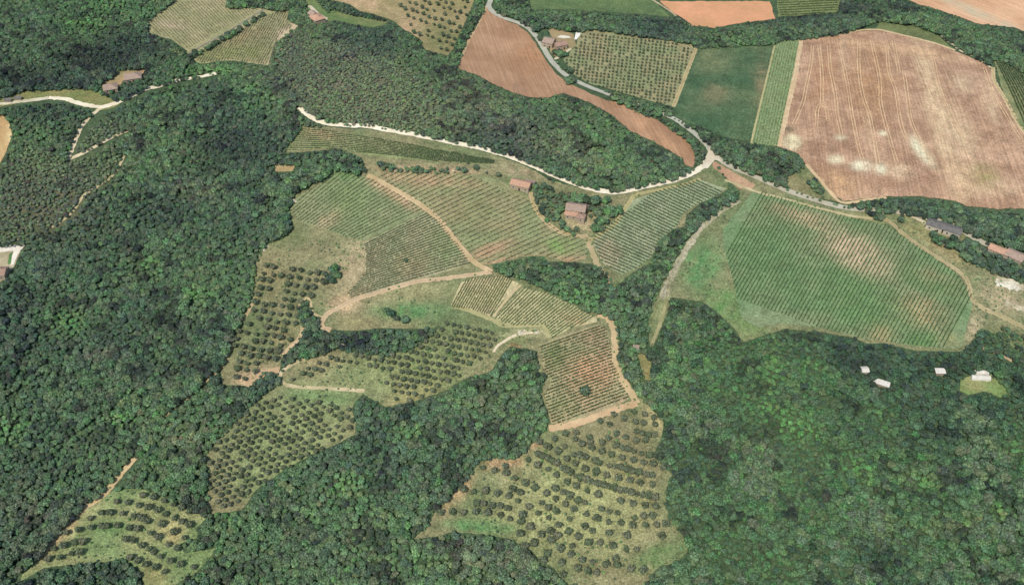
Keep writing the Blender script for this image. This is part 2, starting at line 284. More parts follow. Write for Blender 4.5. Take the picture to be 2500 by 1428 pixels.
WHITE_ROAD = [(1738,372),(1722,400),(1690,424),(1640,442),(1580,455),(1545,463),(1508,470),(1470,467),(1420,455),(1360,432),(1300,405),(1250,385),(1205,372),(1170,362),(1100,348),(1040,335),(1000,327),(945,318),(900,309),(850,307),(800,302),(770,292),(745,275),(732,262)]
GREY_ROAD = [(1190,-40),(1197,0),(1193,16),(1206,32),(1228,44),(1268,58),(1292,72),(1312,94),(1327,118),(1341,142),(1360,165),(1385,187),(1405,198),(1440,214),(1505,238),(1570,262),(1640,288),(1690,322),(1722,350),(1738,372)]
EAST_ROAD = [(1738,372),(1756,390),(1790,410),(1850,435),(1920,465),(1990,489),(2060,507),(2130,514),(2200,519),(2260,531),(2330,552),(2375,580),(2420,602)]
LEFT_ROAD = [(-100,266),(0,255),(30,251),(84,245),(118,240),(160,243),(200,255),(245,262),(280,254),(320,236),(350,221),(400,208),(430,198),(480,190),(530,180)]
LEFT_SPUR = [(248,264),(222,284),(200,310),(186,340),(175,370),(166,389),(190,381),(240,355),(275,335),(312,320)]
FOOT = [(304,380),(288,412),(264,440),(240,455),(205,478),(180,515),(145,545),(125,556)]
GULLY = [(1805,490),(1770,510),(1735,535),(1702,570),(1680,602),(1655,645),(1632,690),(1620,730)]
SIDE = [(745,720),(690,770)]
LOWTRACK = [(400,1015),(440,985),(495,938),(540,896),(562,857),(568,820),(601,770),(625,725)]
EDGEPATH = [(95,1365),(125,1322),(158,1285),(205,1243),(255,1205),(300,1152),(334,1114)]
CORRIDORS = [(WHITE_ROAD, 13),(GREY_ROAD, 13),(EAST_ROAD, 14),(LEFT_ROAD, 12),(LEFT_SPUR, 12),(FOOT, 8),(GULLY, 12),(LOWTRACK, 7),(EDGEPATH, 9),([(1620,730),(1612,765),(1600,805),(1590,840)],16),([(2296,84),(2318,106),(2345,125)],6),
 ([(646,25),(554,82),(456,136)],7),([(2395,800),(2430,760),(2500,795)],10),([(2400,850),(2470,880)],6)]
# ------------------------------------------------------------ the ground of the clearings, fields and vineyards
DRY, TAN, OLV, GRN, LUSH = (172,158,120), (188,160,124), (134,136,96), (108,132,86), (84,138,76)
sheet('grassland', VINEYARD_CORE, (140,134,98), (112,124,84), GRASS, 0, 3.2, 22, [(870,650,60,70,30,(172,156,120),.9),(835,740,45,25,0,(196,168,130),.9),(1000,715,120,30,-5,(150,146,104),.9),(1000,760,90,22,0,(98,134,84),.9),(870,790,50,18,0,(150,142,100),.9),
 (780,880,50,25,0,(160,146,108),.8),(620,920,60,22,-10,(186,160,124),.9),(700,830,40,40,0,(164,146,108),.7),(820,940,110,14,2,(150,146,102),.9),(780,970,90,14,5,(98,132,82),.9),(1010,960,70,30,-20,(152,146,98),.9),(1400,1240,190,130,0,(162,164,112),.95),(690,1090,160,110,-30,(142,154,104),.95),(1000,890,220,70,-10,(138,146,98),.8),(1170,1285,90,16,4,(92,132,80),.9),
 (1600,1360,70,30,-20,(112,134,84),.9),(1230,1130,50,16,-5,(190,158,118),.9),(1120,1200,20,60,35,(188,160,120),.8),(1300,1085,16,14,0,(200,166,126),.9),(690,580,60,30,0,(110,120,80),.8),(1050,415,150,10,2,(176,152,118),.9),(1260,415,60,16,10,(170,152,118),.8),(1420,545,40,22,0,(176,160,122),.9),
 (1270,815,60,12,-5,(176,168,124),.9),(1255,850,14,12,0,(170,116,92),.7),(1260,830,40,12,0,(124,130,86),.8),(1600,1010,30,60,-30,(178,166,120),.8),(660,680,40,60,20,(142,132,94),.8),(850,840,70,20,0,(130,130,90),.6)])
sheet('olive_grove_ground', OLIVE_LOW, (150,152,104), (124,142,92), GRASS, 0, 3.2, 14, [(270,1290,70,16,5,(98,128,78),.8),(420,1300,30,30,0,(176,160,110),.8),(150,1300,20,70,38,(196,170,126),.9),(380,1400,40,30,0,(160,148,100),.8)])
sheet('grassland', RIGHT_SLOPE, (138,136,98), (112,124,84), GRASS, 0, 3.2, 20, [(1715,650,50,60,10,(94,136,84),.95),(1760,750,60,50,0,(100,138,80),.8),(1760,440,35,14,30,(190,150,116),.9),(2240,560,50,20,25,(150,144,98),.9),(2450,720,70,40,25,(184,166,130),.8),(2420,830,50,30,20,(112,124,80),.8),(2380,800,20,40,20,(176,160,126),.8),
 (2300,610,60,14,35,(160,146,104),.9),(1830,800,40,30,0,(116,138,84),.8),(1610,770,14,50,12,(140,144,98),.9),(2130,532,80,8,8,(160,156,112),.8)])
sheet('ploughed_field', TOP_FIELDS[0][:1]+[(1204,36),(1222,46),(1264,62),(1288,80),(1308,108),(1328,140),(1352,175),(1380,200),(1420,220),(1480,246)]+TOP_FIELDS[0][12:], (178,142,110), (160,124,94),
 ground_mat('ploughed', .2, 1.2, world_angle((1230,60),(1300,230)), .14), 1, 5, 18, [(1600,330,90,16,38,(200,156,116),.7),(1300,130,50,60,20,(168,122,84),.5)])
sheet('orchard_ground', [(1446,73),(1418,80),(1407,112),(1374,148),(1402,182),(1440,204),(1508,224),(1578,244),(1642,261),(1696,123),(1690,109),(1620,98),(1508,81)], (140,146,104), (156,146,108), MEADOW, 1, 3.2, 12)
sheet('clover_field', [(1704,118),(1788,114),(1892,109),(1833,347),(1760,334),(1648,287),(1645,262)], (72,98,68), (96,112,78), ground_mat('clover', .5, .7, world_angle((1880,120),(1830,340)), .08), 1, 6, 20,
 [(1750,230,30,25,0,(132,124,92),.8),(1740,150,40,30,0,(126,130,92),.6),(1860,200,16,60,0,(136,124,92),.7),(1780,290,60,40,0,(72,100,70),.7)])
sheet('vineyard_ground', [(1892,111),(1905,100),(1954,98),(1898,358),(1834,352)], (140,156,108), (150,158,114), MEADOW, 1, 3.2, 10)
sheet('wheat_field', [(1957,98),(2024,90),(2080,78),(2136,74),(2178,81),(2276,106),(2332,126),(2396,151),(2416,168),(2424,196),(2452,246),(2500,325),(2600,420),(2600,530),(2500,509),(2433,511),(2360,503),(2332,491),(2248,480),(2164,480),(2122,484),(2060,492),(2032,473),(2002,436),(1979,422),(1968,402),(1950,376),(1900,358)],
 (186,152,122), (160,127,100), ground_mat('wheat', .42, .8, world_angle((2080,100),(2150,420)), .16), 1, 2.6, 14, [(2280,250,26,190,-14,(214,186,146),.75),(2180,120,200,14,8,(206,170,130),.6),(1932,348,24,20,0,(214,202,160),.9),(2050,336,16,6,0,(220,208,168),.9),(2155,326,12,6,0,(224,214,176),.9),
 (2250,370,14,44,-38,(222,212,174),.9),(2040,390,18,12,0,(222,210,170),.9),(2105,405,26,14,0,(224,214,178),.9),(2150,412,14,14,0,(220,212,176),.9),(1920,316,20,8,0,(116,106,82),.9),(2400,430,40,30,20,(150,138,92),.8),(2340,330,40,80,-20,(206,180,142),.6),(2060,140,8,60,0,(206,176,142),.6),(2120,300,10,120,-8,(200,168,132),.6),(2200,420,30,20,10,(206,178,142),.7),(2420,250,20,60,-20,(206,178,142),.6),(2350,200,30,30,0,(204,178,142),.6),(2440,460,50,20,0,(204,176,138),.6),(2350,440,40,60,-15,(208,178,138),.6),(2120,200,70,90,0,(168,130,94),.6),(2010,200,30,90,5,(176,134,98),.5),(2050,450,60,30,20,(196,158,116),.7)])
sheet('meadow', [(2136,73),(2150,53),(2234,64),(2290,88),(2332,123),(2276,105),(2178,80)], (122,130,84), (104,112,74), MEADOW, 1, 3.2)
sheet('vineyard_ground', [(2427,147),(2455,156),(2480,167),(2520,202),(2700,330),(2640,420),(2500,325),(2452,240)], (118,130,88), (140,140,98), MEADOW, 2, 3.2)
sheet('green_field', [(1292,-80),(1292,0),(1298,23),(1400,25),(1480,31),(1564,36),(1637,42),(1592,0),(1570,-80)], (104,122,78), (92,112,74), MEADOW, 1, 3.2)
sheet('stubble_field', [(1609,4),(1878,4),(1894,47),(1816,56),(1743,69),(1692,64),(1648,34)], (216,158,118), (198,150,108), ground_mat('stubble', .15, 1), 1, 6)
sheet('stubble_field', [(1585,-80),(1605,-1),(1880,-1),(1885,-80)], (220,196,160), (210,180,140), EARTH, 1, 3.2)
sheet('vineyard_ground', [(1880,-60),(1898,0),(1900,42),(2046,31),(2054,-60)], (126,136,88), (116,126,80), MEADOW, 1, 3.2)
sheet('wheat_field', [(2190,-80),(2217,0),(2240,11),(2276,20),(2332,39),(2388,59),(2472,67),(2500,78),(2700,170),(2700,-80)], (216,174,136), (202,158,120), ground_mat('ripe_wheat', .15, .9, world_angle((2300,0),(2460,66)), .16), 1, 7, 20, [(2380,30,160,10,24,(190,178,146),.8)])
sheet('orchard_ground', ORCHARD_TOP, (162,146,106), (148,138,94), MEADOW, 1, 3.2, 14, [(890,10,60,16,10,(186,158,120),.9),(1000,70,20,30,-30,(190,160,124),.9),(1080,90,50,40,0,(124,126,84),.7)])
sheet('meadow', HOUSE_GREEN, (104,126,78), (122,130,84), MEADOW, 1, 3.2)
sheet('vineyard_ground', TERRACES, (172,162,122), (152,150,108), MEADOW, 1, 3.2, 16, [(420,62,40,10,8,(190,170,140),.7),(690,80,30,12,-30,(200,180,146),.9),(560,130,90,22,0,(150,152,96),.8),(600,90,60,20,-20,(168,148,108),.7)])
sheet('meadow', LEFT_MEADOW, (142,136,88), (112,122,74), MEADOW, 1, 3.2)
sheet('stubble_field', LEFT_FIELD, (196,168,118), (182,150,104), EARTH, 1, 3.2, 12, [(24,330,6,40,0,(214,190,140),.8)])
sheet('courtyard', YARD_LEFT, (196,182,152), (150,140,104), EARTH, 1, 3.2)
sheet('meadow', [(2342,928),(2400,905),(2440,925),(2463,962),(2440,970),(2400,955),(2365,965),(2345,955)], (112,136,80), (150,144,98), MEADOW, 1, 3.2)
sheet('clearing', [(1557,868),(1572,862),(1588,885),(1588,930),(1572,925)], (150,140,94), (124,126,80), MEADOW, 1, 3.2)
sheet('clearing', [(285,172),(318,170),(360,160),(350,180),(300,200),(290,215),(255,220),(245,205),(275,190)], (176,148,110), (130,128,86), EARTH, 1, 3.0)
sheet('clearing', [(670,402),(722,402),(715,420),(672,420)], (170,148,108), (160,140,100), EARTH, 1, 3.2)
sheet('courtyard', [(1328,88),(1345,68),(1372,75),(1400,84),(1405,112),(1395,122),(1362,146),(1345,128),(1335,105)], (176,152,112), (150,136,98), EARTH, 1, 3.2)
sheet('grassland', [(1916,436),(1968,404),(2002,440),(2032,476),(2058,494),(1990,483),(1930,464)], (150,138,100), (112,124,82), GRASS, 1, 3)
sheet('driveway', [(1358,92),(1370,87),(1390,90),(1394,94),(1375,95)], (236,230,212), (226,218,196), GRAVEL, 2, 3, jit=.5)
sheet('driveway', [(1408,74),(1420,75),(1416,88),(1408,98),(1402,97),(1405,84)], (238,232,218), (228,222,204), GRAVEL, 2, 3, jit=.5)
sheet('driveway', [(752,16),(760,14),(780,34),(800,46),(797,54),(786,54),(770,36)], (214,200,170), (190,176,146), GRAVEL, 2, 3, jit=.8)
# vineyard floors
VY = {
'A': ([(886,594),(1037,518),(1076,546),(1104,582),(1143,632),(1149,644),(1020,686),(860,728),(850,717),(894,666),(894,616)], ((868,608),(1065,508)), ((838,734),(1165,642)), 24),
'B': ([(813,413),(880,428),(908,440),(964,470),(992,488),(1034,514),(1008,530),(886,590),(841,576),(779,556),(734,541),(709,516),(723,482),(779,454)], ((690,520),(830,400)), ((868,592),(1047,508)), 24),
'C': ([(900,427),(922,420),(1060,424),(1188,431),(1227,445),(1262,468),(1294,482),(1301,498),(1329,540),(1374,566),(1419,582),(1436,602),(1430,632),(1388,641),(1332,626),(1276,626),(1206,643),(1178,646),(1140,610),(1104,574),(1048,510),(964,458),(912,432)], ((878,455),(1000,392)), ((1270,700),(1490,602)), 38),
'D': ([(1707,440),(1775,462),(1752,477),(1704,499),(1668,522),(1654,550),(1609,592),(1587,631),(1548,659),(1517,670),(1472,645),(1450,600),(1447,577),(1500,540),(1542,490),(1612,466)], ((1690,434),(1800,484)), ((1425,630),(1545,680)), 40),
'E': ([(1842,464),(1898,482),(1996,513),(2080,533),(2167,552),(2206,580),(2270,622),(2332,668),(2360,702),(2377,730),(2370,760),(2348,848),(2305,850),(2233,844),(2112,828),(2007,801),(1915,790),(1848,800),(1810,777),(1798,729),(1786,672),(1766,602),(1766,560),(1794,524)], ((1735,680),(1868,452)), ((2290,880),(2420,640)), 64),
'F': ([(1102,745),(1126,690),(1160,679),(1228,675),(1268,692),(1258,706),(1226,735),(1198,772),(1150,755),(1105,752)], ((1098,752),(1140,676)), ((1196,780),(1266,664)), 18),
'G': ([(1206,778),(1242,737),(1277,702),(1340,718),(1386,740),(1436,766),(1458,776),(1460,786),(1400,798),(1348,826),(1337,802),(1328,794),(1255,796),(1235,790)], ((1196,788),(1290,690)), ((1338,850),(1480,756)), 24),
'H': ([(1464,791),(1481,806),(1490,846),(1498,893),(1537,974),(1487,1000),(1394,1034),(1347,1034),(1338,1002),(1330,966),(1347,932),(1327,902),(1319,857),(1316,842),(1344,831),(1400,811)], ((1300,852),(1490,785)), ((1330,1050),(1550,968)), 27),
'I': ([(740,309),(835,326),(947,345),(1020,357),(1104,373),(1208,393),(1205,401),(1132,399),(936,386),(880,375),(824,359),(690,372)], ((735,304),(1215,393)), ((680,370),(1215,418)), 13),
'J': ([(1893,112),(1906,101),(1953,99),(1897,357),(1835,351)], ((1894,104),(1834,356)), ((1953,96),(1898,360)), 9),
'K': ([(1896,-40),(1900,2),(1902,41),(2044,31),(2050,-40)], ((1890,-40),(2060,-44)), ((1890,42),(2060,34)), 14),
'L': ([(2429,150),(2455,158),(2480,169),(2520,206),(2600,270),(2600,400),(2500,322),(2455,240)], ((2427,146),(2520,360)), ((2478,160),(2600,340)), 9),
'M': ([(366,80),(366,55),(402,24),(430,5),(545,2),(552,20),(640,24),(532,78),(456,122),(422,96)], ((440,140),(350,50)), ((680,45),(590,-50)), 40),
'N': ([(490,156),(470,140),(560,84),(672,32),(704,28),(698,50),(716,66),(690,82),(668,106),(660,128),(652,160),(560,147)], ((455,165),(520,70)), ((655,175),(735,20)), 32)}
def vfloor(k, c1, c2, blobs=(), m=None): sheet('vineyard_ground', VY[k][0], c1, c2, m or MEADOW, 1, 3.2, 12, blobs)
vfloor('A', (150,152,114), (160,152,118), [(1000,640,60,30,-18,(168,154,116),.7),(870,715,30,14,-18,(190,164,128),.8),(1090,600,50,50,0,(132,146,98),.6)])
vfloor('B', (128,138,98), (140,142,104), [(960,470,90,16,32,(186,156,122),.9),(800,540,40,16,-40,(184,158,124),.8),(850,425,40,16,0,(98,136,84),.8),(850,490,50,50,0,(120,138,88),.5)])
vfloor('C', (136,142,100), (150,142,104), [(1050,440,120,16,5,(178,152,116),.9),(1200,610,60,16,-20,(176,144,112),.8),(1370,600,40,20,0,(124,150,88),.8),(1240,640,70,8,-10,(192,150,118),.9),(1400,635,40,8,0,(188,150,118),.8),(1150,520,60,30,0,(142,136,96),.6)])
vfloor('D', (144,156,118), (154,158,124), [(1480,620,40,40,30,(168,152,122),.8)])
vfloor('E', (112,138,94), (128,140,102), [(2090,615,100,44,32,(190,170,136),.9),(1960,530,90,20,18,(178,160,124),.85),(2290,690,60,20,25,(176,152,116),.7),(2250,760,60,40,20,(172,154,114),.7),(2300,700,70,22,20,(106,134,88),.8),(1870,650,90,100,0,(106,134,90),.7),(2250,830,40,20,0,(106,138,84),.8),(2320,830,30,16,0,(150,146,100),.6),(2100,740,100,60,20,(104,138,86),.6),(2150,820,30,30,30,(164,148,108),.7)])
vfloor('F', (200,184,142), (184,174,130)); vfloor('G', (190,180,136), (172,170,124), [(1400,780,40,12,20,(186,162,120),.8)])
vfloor('H', (158,154,114), (174,154,118), [(1440,910,60,50,-10,(196,158,120),.9),(1350,870,30,40,0,(130,140,92),.7),(1370,1000,40,30,0,(140,142,96),.7)])
vfloor('I', (150,150,108), (126,138,90), [(780,325,50,20,10,(168,150,112),.8)])
# bare verges, tracks and roads
ribbon('dirt_track', [(897,428),(940,450),(1000,484),(1037,508),(1072,537),(1104,578),(1140,622),(1165,645),(1200,664)], 3.6, (206,178,140), (178,152,112), crown=(168,160,110))
ribbon('dirt_track', [(1296,470),(1302,498),(1318,525),(1345,553),(1378,571),(1420,578),(1440,585)], 3.0, (196,172,132), (176,156,112), crown=(150,146,98))
ribbon('dirt_track', [(1440,588),(1462,575),(1500,548),(1530,505),(1552,478),(1600,466),(1660,454),(1710,438)], 2.4, (184,172,124), (166,156,108), crown=(140,142,94))
ribbon('dirt_track', [(1428,572),(1440,600),(1452,630),(1466,660),(1492,690)], 3.8, (188,166,128), (160,150,108))
ribbon('dirt_track', [(1200,664),(1120,676),(1010,690),(920,716),(860,735),(826,752),(798,768),(786,786),(788,800),(808,806)], 3.2, (206,180,144), (186,160,124), crown=(168,152,112))
ribbon('dirt_track', [(1460,768),(1484,778),(1498,800),(1502,840),(1504,885),(1518,925),(1540,960),(1555,985)], 4.2, (206,180,138), (186,164,122))
ribbon('dirt_track', [(1555,985),(1520,995),(1470,1012),(1420,1030),(1370,1042),(1340,1046)], 4.0, (206,178,136), (190,160,120))
ribbon('dirt_track', [(1104,748),(1150,760),(1205,782),(1232,795),(1290,795),(1328,798),(1340,825)], 3.0, (176,168,122), (156,152,104))
ribbon('dirt_track', [(1272,696),(1240,728),(1204,774)], 1.6, (196,178,138), (184,168,124), lift=3)
ribbon('dirt_track', [(1205,860),(1215,845),(1240,828),(1262,818),(1300,812)], 1.6, (222,206,174), (196,180,140))
ribbon('dirt_track', [(724,752),(738,738),(750,727),(757,738),(762,760),(772,770),(786,774)], 1.6, (196,176,134), (170,156,112))
ribbon('dirt_track', [(740,795),(736,815),(722,835),(700,855),(690,866)], 2.6, (200,176,138), (180,158,118))
ribbon('dirt_track', [(745,878),(720,886),(694,902),(684,918),(690,934),(720,944),(800,948),(890,955)], 2.2, (206,188,150), (150,144,100))
ribbon('dirt_track', LOWTRACK, 2.4, (186,166,126), (160,148,106)); ribbon('dirt_track', EDGEPATH, 3.2, (206,182,138), (186,162,118))
ribbon('dirt_track', [(600,942),(625,930),(650,908),(682,905)], 4, (196,166,130), (176,150,112))
ribbon('dirt_track', [(2130,532),(2168,540),(2215,580),(2290,630),(2346,667),(2364,694),(2374,730),(2398,752),(2440,770),(2500,800),(2560,825)], 3.0, (190,170,132), (164,150,108), crown=(146,142,96))
ribbon('dirt_track', [(1770,440),(1850,470),(1900,482),(1996,508),(2080,528),(2130,534)], 2.2, (196,182,140), (172,160,116))
ribbon('dirt_track', [(2172,517),(2215,525),(2250,540),(2270,555)], 2.6, (206,194,164), (190,176,140))
ribbon('dirt_track', [(2296,84),(2306,96),(2330,112),(2345,125),(2390,146),(2418,166)], 2.2, (220,208,178), (200,180,140))
ribbon('dirt_track', [(2024,90),(2080,78),(2136,73),(2180,81),(2276,105),(2332,124)], 2.6, (214,190,146), (200,176,132))
ribbon('dirt_track', [(2424,165),(2428,200),(2455,245),(2500,322),(2600,420)], 3.2, (206,182,138), (190,168,124), crown=(150,142,96))
ribbon('dirt_track', [(1956,98),(1940,190),(1920,280),(1899,358)], 3.4, (214,188,148), (200,172,132))
ribbon('dirt_track', [(1891,112),(1870,200),(1848,290),(1834,350)], 1.4, (186,178,130), (170,160,112))
ribbon('dirt_track', [(1700,118),(1672,190),(1644,262)], 3.0, (196,176,132), (172,156,112), crown=(150,142,98))
ribbon('dirt_track', [(1394,120),(1375,133),(1354,146)], 2.4, (214,202,172), (200,186,150))
ribbon('dirt_track', [(1592,0),(1636,28),(1665,52),(1692,66)], 2.0, (200,180,146), (170,150,118))
ribbon('dirt_track', [(1968,402),(2002,440),(2032,476),(2060,496),(2120,488),(2164,483)], 2.4, (210,184,142), (196,170,128))
ribbon('dirt_track', [(1800,408),(1830,425),(1880,450)], 1.5, (190,180,140), (170,160,118))
ribbon('dirt_track', [(646,22),(600,52),(554,80),(500,110),(456,135)], 2.4, (146,140,120), (120,118,96))
ribbon('dirt_track', [(456,135),(440,146),(400,160),(350,165),(320,172),(296,185),(280,198)], 1.8, (176,158,120), (140,134,94))
ribbon('dirt_track', [(1188,16),(1170,55),(1145,100),(1122,150),(1117,168)], 1.8, (200,180,140), (186,160,120))
ribbon('dirt_track', [(726,62),(700,80),(680,98)], 5, (206,190,156), (186,166,130))
ribbon('footpath', FOOT, 2.0, (196,182,140), (170,160,118)); ribbon('footpath', [(2400,850),(2440,865),(2470,882)], 2, (180,160,126))
ribbon('streambed', GULLY, 4.0, (180,172,144), (140,138,106), ground_mat('stream_stones', .55, .9), ragged=.4)
ribbon('footpath', [(1640,660),(1632,700),(1625,740),(1612,790),(1592,838)], 1.8, (176,166,124), (140,140,96))
ribbon('rock_ledge', [(2432,682),(2460,692),(2500,704),(2560,722)], 8, (226,220,196), (170,156,122), ground_mat('ledge_stones', .5, .8), ragged=.5)
ribbon('rock_ledge', [(2455,738),(2480,748),(2520,764),(2560,780)], 5, (222,214,188), (170,156,122), bpy.data.materials['ledge_stones'], ragged=.5)
sheet('bare_corner', [(1742,392),(1760,405),(1800,425),(1845,452),(1835,462),(1805,462),(1780,440),(1755,420),(1738,405)], (190,156,122), (180,142,112), EARTH, 1, 3.0)
ribbon('gravel_road', WHITE_ROAD, 4.4, (238,230,204), (226,214,182), ragged=.16, lift=3)
ribbon('gravel_road', LEFT_ROAD[:5], 3.4, (214,206,178), (180,172,140), lift=3); ribbon('gravel_road', LEFT_ROAD[4:], 4.0, (236,226,198), (216,202,168), lift=3)
ribbon('gravel_road', LEFT_SPUR, 2.8, (226,212,178), (196,180,140), lift=2)
ribbon('road', GREY_ROAD, 4.6, (186,184,164), (172,170,150), ragged=.1, lift=3); ribbon('road', EAST_ROAD, 4.6, (188,182,158), (176,168,142), ragged=.12, lift=3)
sheet('road_junction', [(1732,362),(1748,362),(1752,382),(1762,396),(1745,392),(1728,412),(1714,412),(1722,386)], (226,216,190), (206,192,164), GRAVEL, 4, 3, jit=.5)
# wheel tracks left through the ripe wheat
for ln in ([(655,400),(640,560),(600,760),(570,900),(490,1090)],[(710,395),(735,620),(735,900)],[(795,400),(810,600),(850,800),(870,1000),(910,1180)],[(880,380),(940,640),(970,800),(1000,1000),(1060,1290),(1090,1390)],
           [(1060,350),(1060,600),(1090,820),(1150,1000),(1190,1200),(1230,1420)],[(1170,360),(1240,700),(1250,900),(1310,1150),(1390,1420)],[(1360,360),(1410,640)],[(1305,400),(1320,620),(1380,800),(1430,1100),(1500,1250)],[(1450,620),(1490,900),(1530,1100),(1700,1420)],
           [(560,380),(510,600),(450,860),(400,1080)],[(690,1100),(700,950),(735,910),(775,950),(790,1050)],[(1700,480),(1760,760),(1860,1000),(2000,1250)],[(2150,590),(2230,800),(2400,1100),(2480,1220)]):
    P = [(1800+x/3.57, y/3.57) for x, y in ln]
    for s in (-.95, .95): ribbon('wheel_track', P, .5, (222,192,148), (206,172,130), EARTH, 2, 2.5, .3, off=s)
sheet('paved_terrace', [(-60,601),(0,600),(62,598),(44,622),(34,645),(26,650),(30,626),(34,613),(0,616),(-60,618)], (236,228,208), (214,204,182), GRAVEL, 2, 2, jit=.6)
sheet('lawn', [(22,622),(31,616),(26,645),(19,647)], (92,130,74), (80,116,66), MEADOW, 2, 2.0, jit=.4)
# ------------------------------------------------------------ buildings
def roof_mb(L, W, eh, rh, kind, o=.45):
    m = MB(); x = L/2+o; y = W/2+o; t = .14; dz = rh*o/(W/2)
    if kind == 'gable':
        for s in (-1, 1):
            m.add([(-x,s*y,eh-dz),(x,s*y,eh-dz),(x,0,eh+rh),(-x,0,eh+rh),(-x,s*y,eh-dz+t),(x,s*y,eh-dz+t),(x,0,eh+rh+t),(-x,0,eh+rh+t)],
                  [(0,1,2,3),(4,5,6,7),(0,1,5,4),(1,2,6,5),(3,0,4,7)])
        m.tube((-x,0,eh+rh+t), (x,0,eh+rh+t), .13, .13, 6)
    elif kind == 'shed':   # slopes down towards -y
        m.add([(-x,-y,eh-.2),(x,-y,eh-.2),(x,y,eh+rh),(-x,y,eh+rh),(-x,-y,eh-.2+t),(x,-y,eh-.2+t),(x,y,eh+rh+t),(-x,y,eh+rh+t)],[(0,1,2,3),(4,5,6,7),(0,1,5,4),(1,2,6,5),(2,3,7,6),(3,0,4,7)])
    else:
        r = max(0.05, L/2-W/2)
        v = [(-x,-y,eh-.2),(x,-y,eh-.2),(x,y,eh-.2),(-x,y,eh-.2),(-r,0,eh+rh),(r,0,eh+rh)]; m.add(v+[(a,b,c+t) for a,b,c in v], [(6,7,11,10),(7,8,11),(8,9,10,11),(9,6,10),(0,1,7,6),(1,2,8,7),(2,3,9,8),(3,0,6,9),(0,3,2,1)])
        m.tube((-r,0,eh+rh+t), (r,0,eh+rh+t), .12, .12, 6)
        for sx, sy in ((-1,-1),(1,-1),(1,1),(-1,1)): m.tube((sx*x,sy*y,eh-.2+t), (sx*r,0,eh+rh+t), .10, .10, 5)
    return m
def wall_mb(L, W, eh, rh, kind):
    m = MB(); x, y = L/2, W/2; m.box(-x, x, -y, y, -2.5, eh)
    if kind == 'gable':
        for s in (-1, 1): m.add([(s*x,-y,eh),(s*x,y,eh),(s*x,0,eh+rh-.02)], [(0,1,2)])
    if kind == 'shed':
        m.add([(-x,y,eh),(x,y,eh),(x,y,eh+rh)  ,(-x,y,eh+rh)], [(0,1,2,3)])
        for s in (-1, 1): m.add([(s*x,-y,eh),(s*x,y,eh),(s*x,y,eh+rh)], [(0,1,2)])
    return m
def place(ms, dx, dy, rz=0):
    c, s = math.cos(rz), math.sin(rz); ms.v = [(x*c-y*s+dx, x*s+y*c+dy, z) for x, y, z in ms.v]; return ms
def building(name, label, cat, centre, ax, blocks, h=4.0, wall=None, group=None, chim=((.25,.1),), openings=True):
    x, y = at(centre[0], centre[1], h); x = float(x); y = float(y); rz = world_angle(*ax)
    root = empty(name, (x, y, float(ground(x, y))), rz); tag(root, label, cat, group)
    for bi, (dx, dy, L, W, eh, rh, kind, rm, turn) in enumerate(blocks):
        a = R(turn); place(wall_mb(L, W, eh, rh, kind), dx, dy, a).build('wall', wall or WALLM, root)
        ro = place(roof_mb(L, W, eh, rh, kind), dx, dy, a).build('roof', rm, root)
        if bi == 0:
            for cx, cy in chim:
                zz = eh+rh*(1-abs(cy)*2)-.2; m = MB(); px, py = cx*L, cy*W
                m.box(px-.3, px+.3, py-.3, py+.3, zz-.4, zz+1.0); m.box(px-.4, px+.4, py-.4, py+.4, zz+1.002, zz+1.12); place(m, dx, dy, a).build('chimney', wall or WALLM, ro)
        if openings:
            n = max(1, int(L/3.4))
            for side in (-1, 1):
                for q in range(n):
                    wx = -L/2+L*(q+.5)/n; yy = side*W/2
                    if q == n//2 and side < 0 and bi == 0:
                        m = MB(); m.box(wx-.55, wx+.55, min(yy, yy+side*.05), max(yy, yy+side*.05), -.1, 2.1); d = place(m, dx, dy, a).build('door', WOOD, root)
                        m = MB(); m.box(wx+.38, wx+.46, min(yy+side*.052, yy+side*.1), max(yy+side*.052, yy+side*.1), .95, 1.1); place(m, dx, dy, a).build('handle', METAL, d); continue
                    for lev in ((1.0,) if eh < 4.4 else (1.0, 3.4)):
                        m = MB(); o0, o1 = sorted((yy, yy+side*.06)); z0, z1 = lev, min(lev+1.3, eh-.25)
                        m.box(wx-.6, wx-.48, o0, o1, z0, z1); m.box(wx+.48, wx+.6, o0, o1, z0, z1); m.box(wx-.48, wx+.48, o0, o1, z1-.1, z1); m.box(wx-.7, wx+.7, o0, o1+(.06 if side > 0 else 0), z0-.12, z0)
                        w = place(m, dx, dy, a).build('window', FRAME, root); m = MB(); p0, p1 = sorted((yy+side*.004, yy+side*.03)); m.box(wx-.48, wx+.48, p0, p1, z0, z1-.1); place(m, dx, dy, a).build('pane', GLASS, w)
    return root
building('farmhouse', 'stone farmhouse with a broad terracotta roof and lower front wings amid the vineyards', 'farmhouse', (1407,503), ((1388,500),(1437,511)),
 [(0,0,12,8,5.2,1.9,'gable',TILE_B,0),(-2.2,-5.4,7.6,2.8,3.2,1.2,'shed',TILE_O,0),(4.2,-6.2,5.0,4.2,3.6,1.1,'hip',TILE,0),(5.2,4.8,4,1.6,3.6,.8,'shed',TILE_B,180)], 6, chim=((-.3,.12),(.12,.14),(.3,-.1)))
building('barn', 'long barn with a plain orange tiled gable roof above the vineyard corner', 'barn', (1272,445), ((1250,442),(1294,455)), [(0,0,12.5,6.6,3.8,1.6,'gable',TILE_O,0),(4.5,5.2,6,3.4,2.8,.7,'shed',TILE_B,180)], 4.5, chim=())
building('cottage', 'larger tan hip roofed cottage among the trees at upper left', 'cottage', (323,183), ((307,187),(339,184)), [(0,0,12,9.5,3.2,2.3,'hip',TILE_B,0)], 4, chim=((.1,.06),))
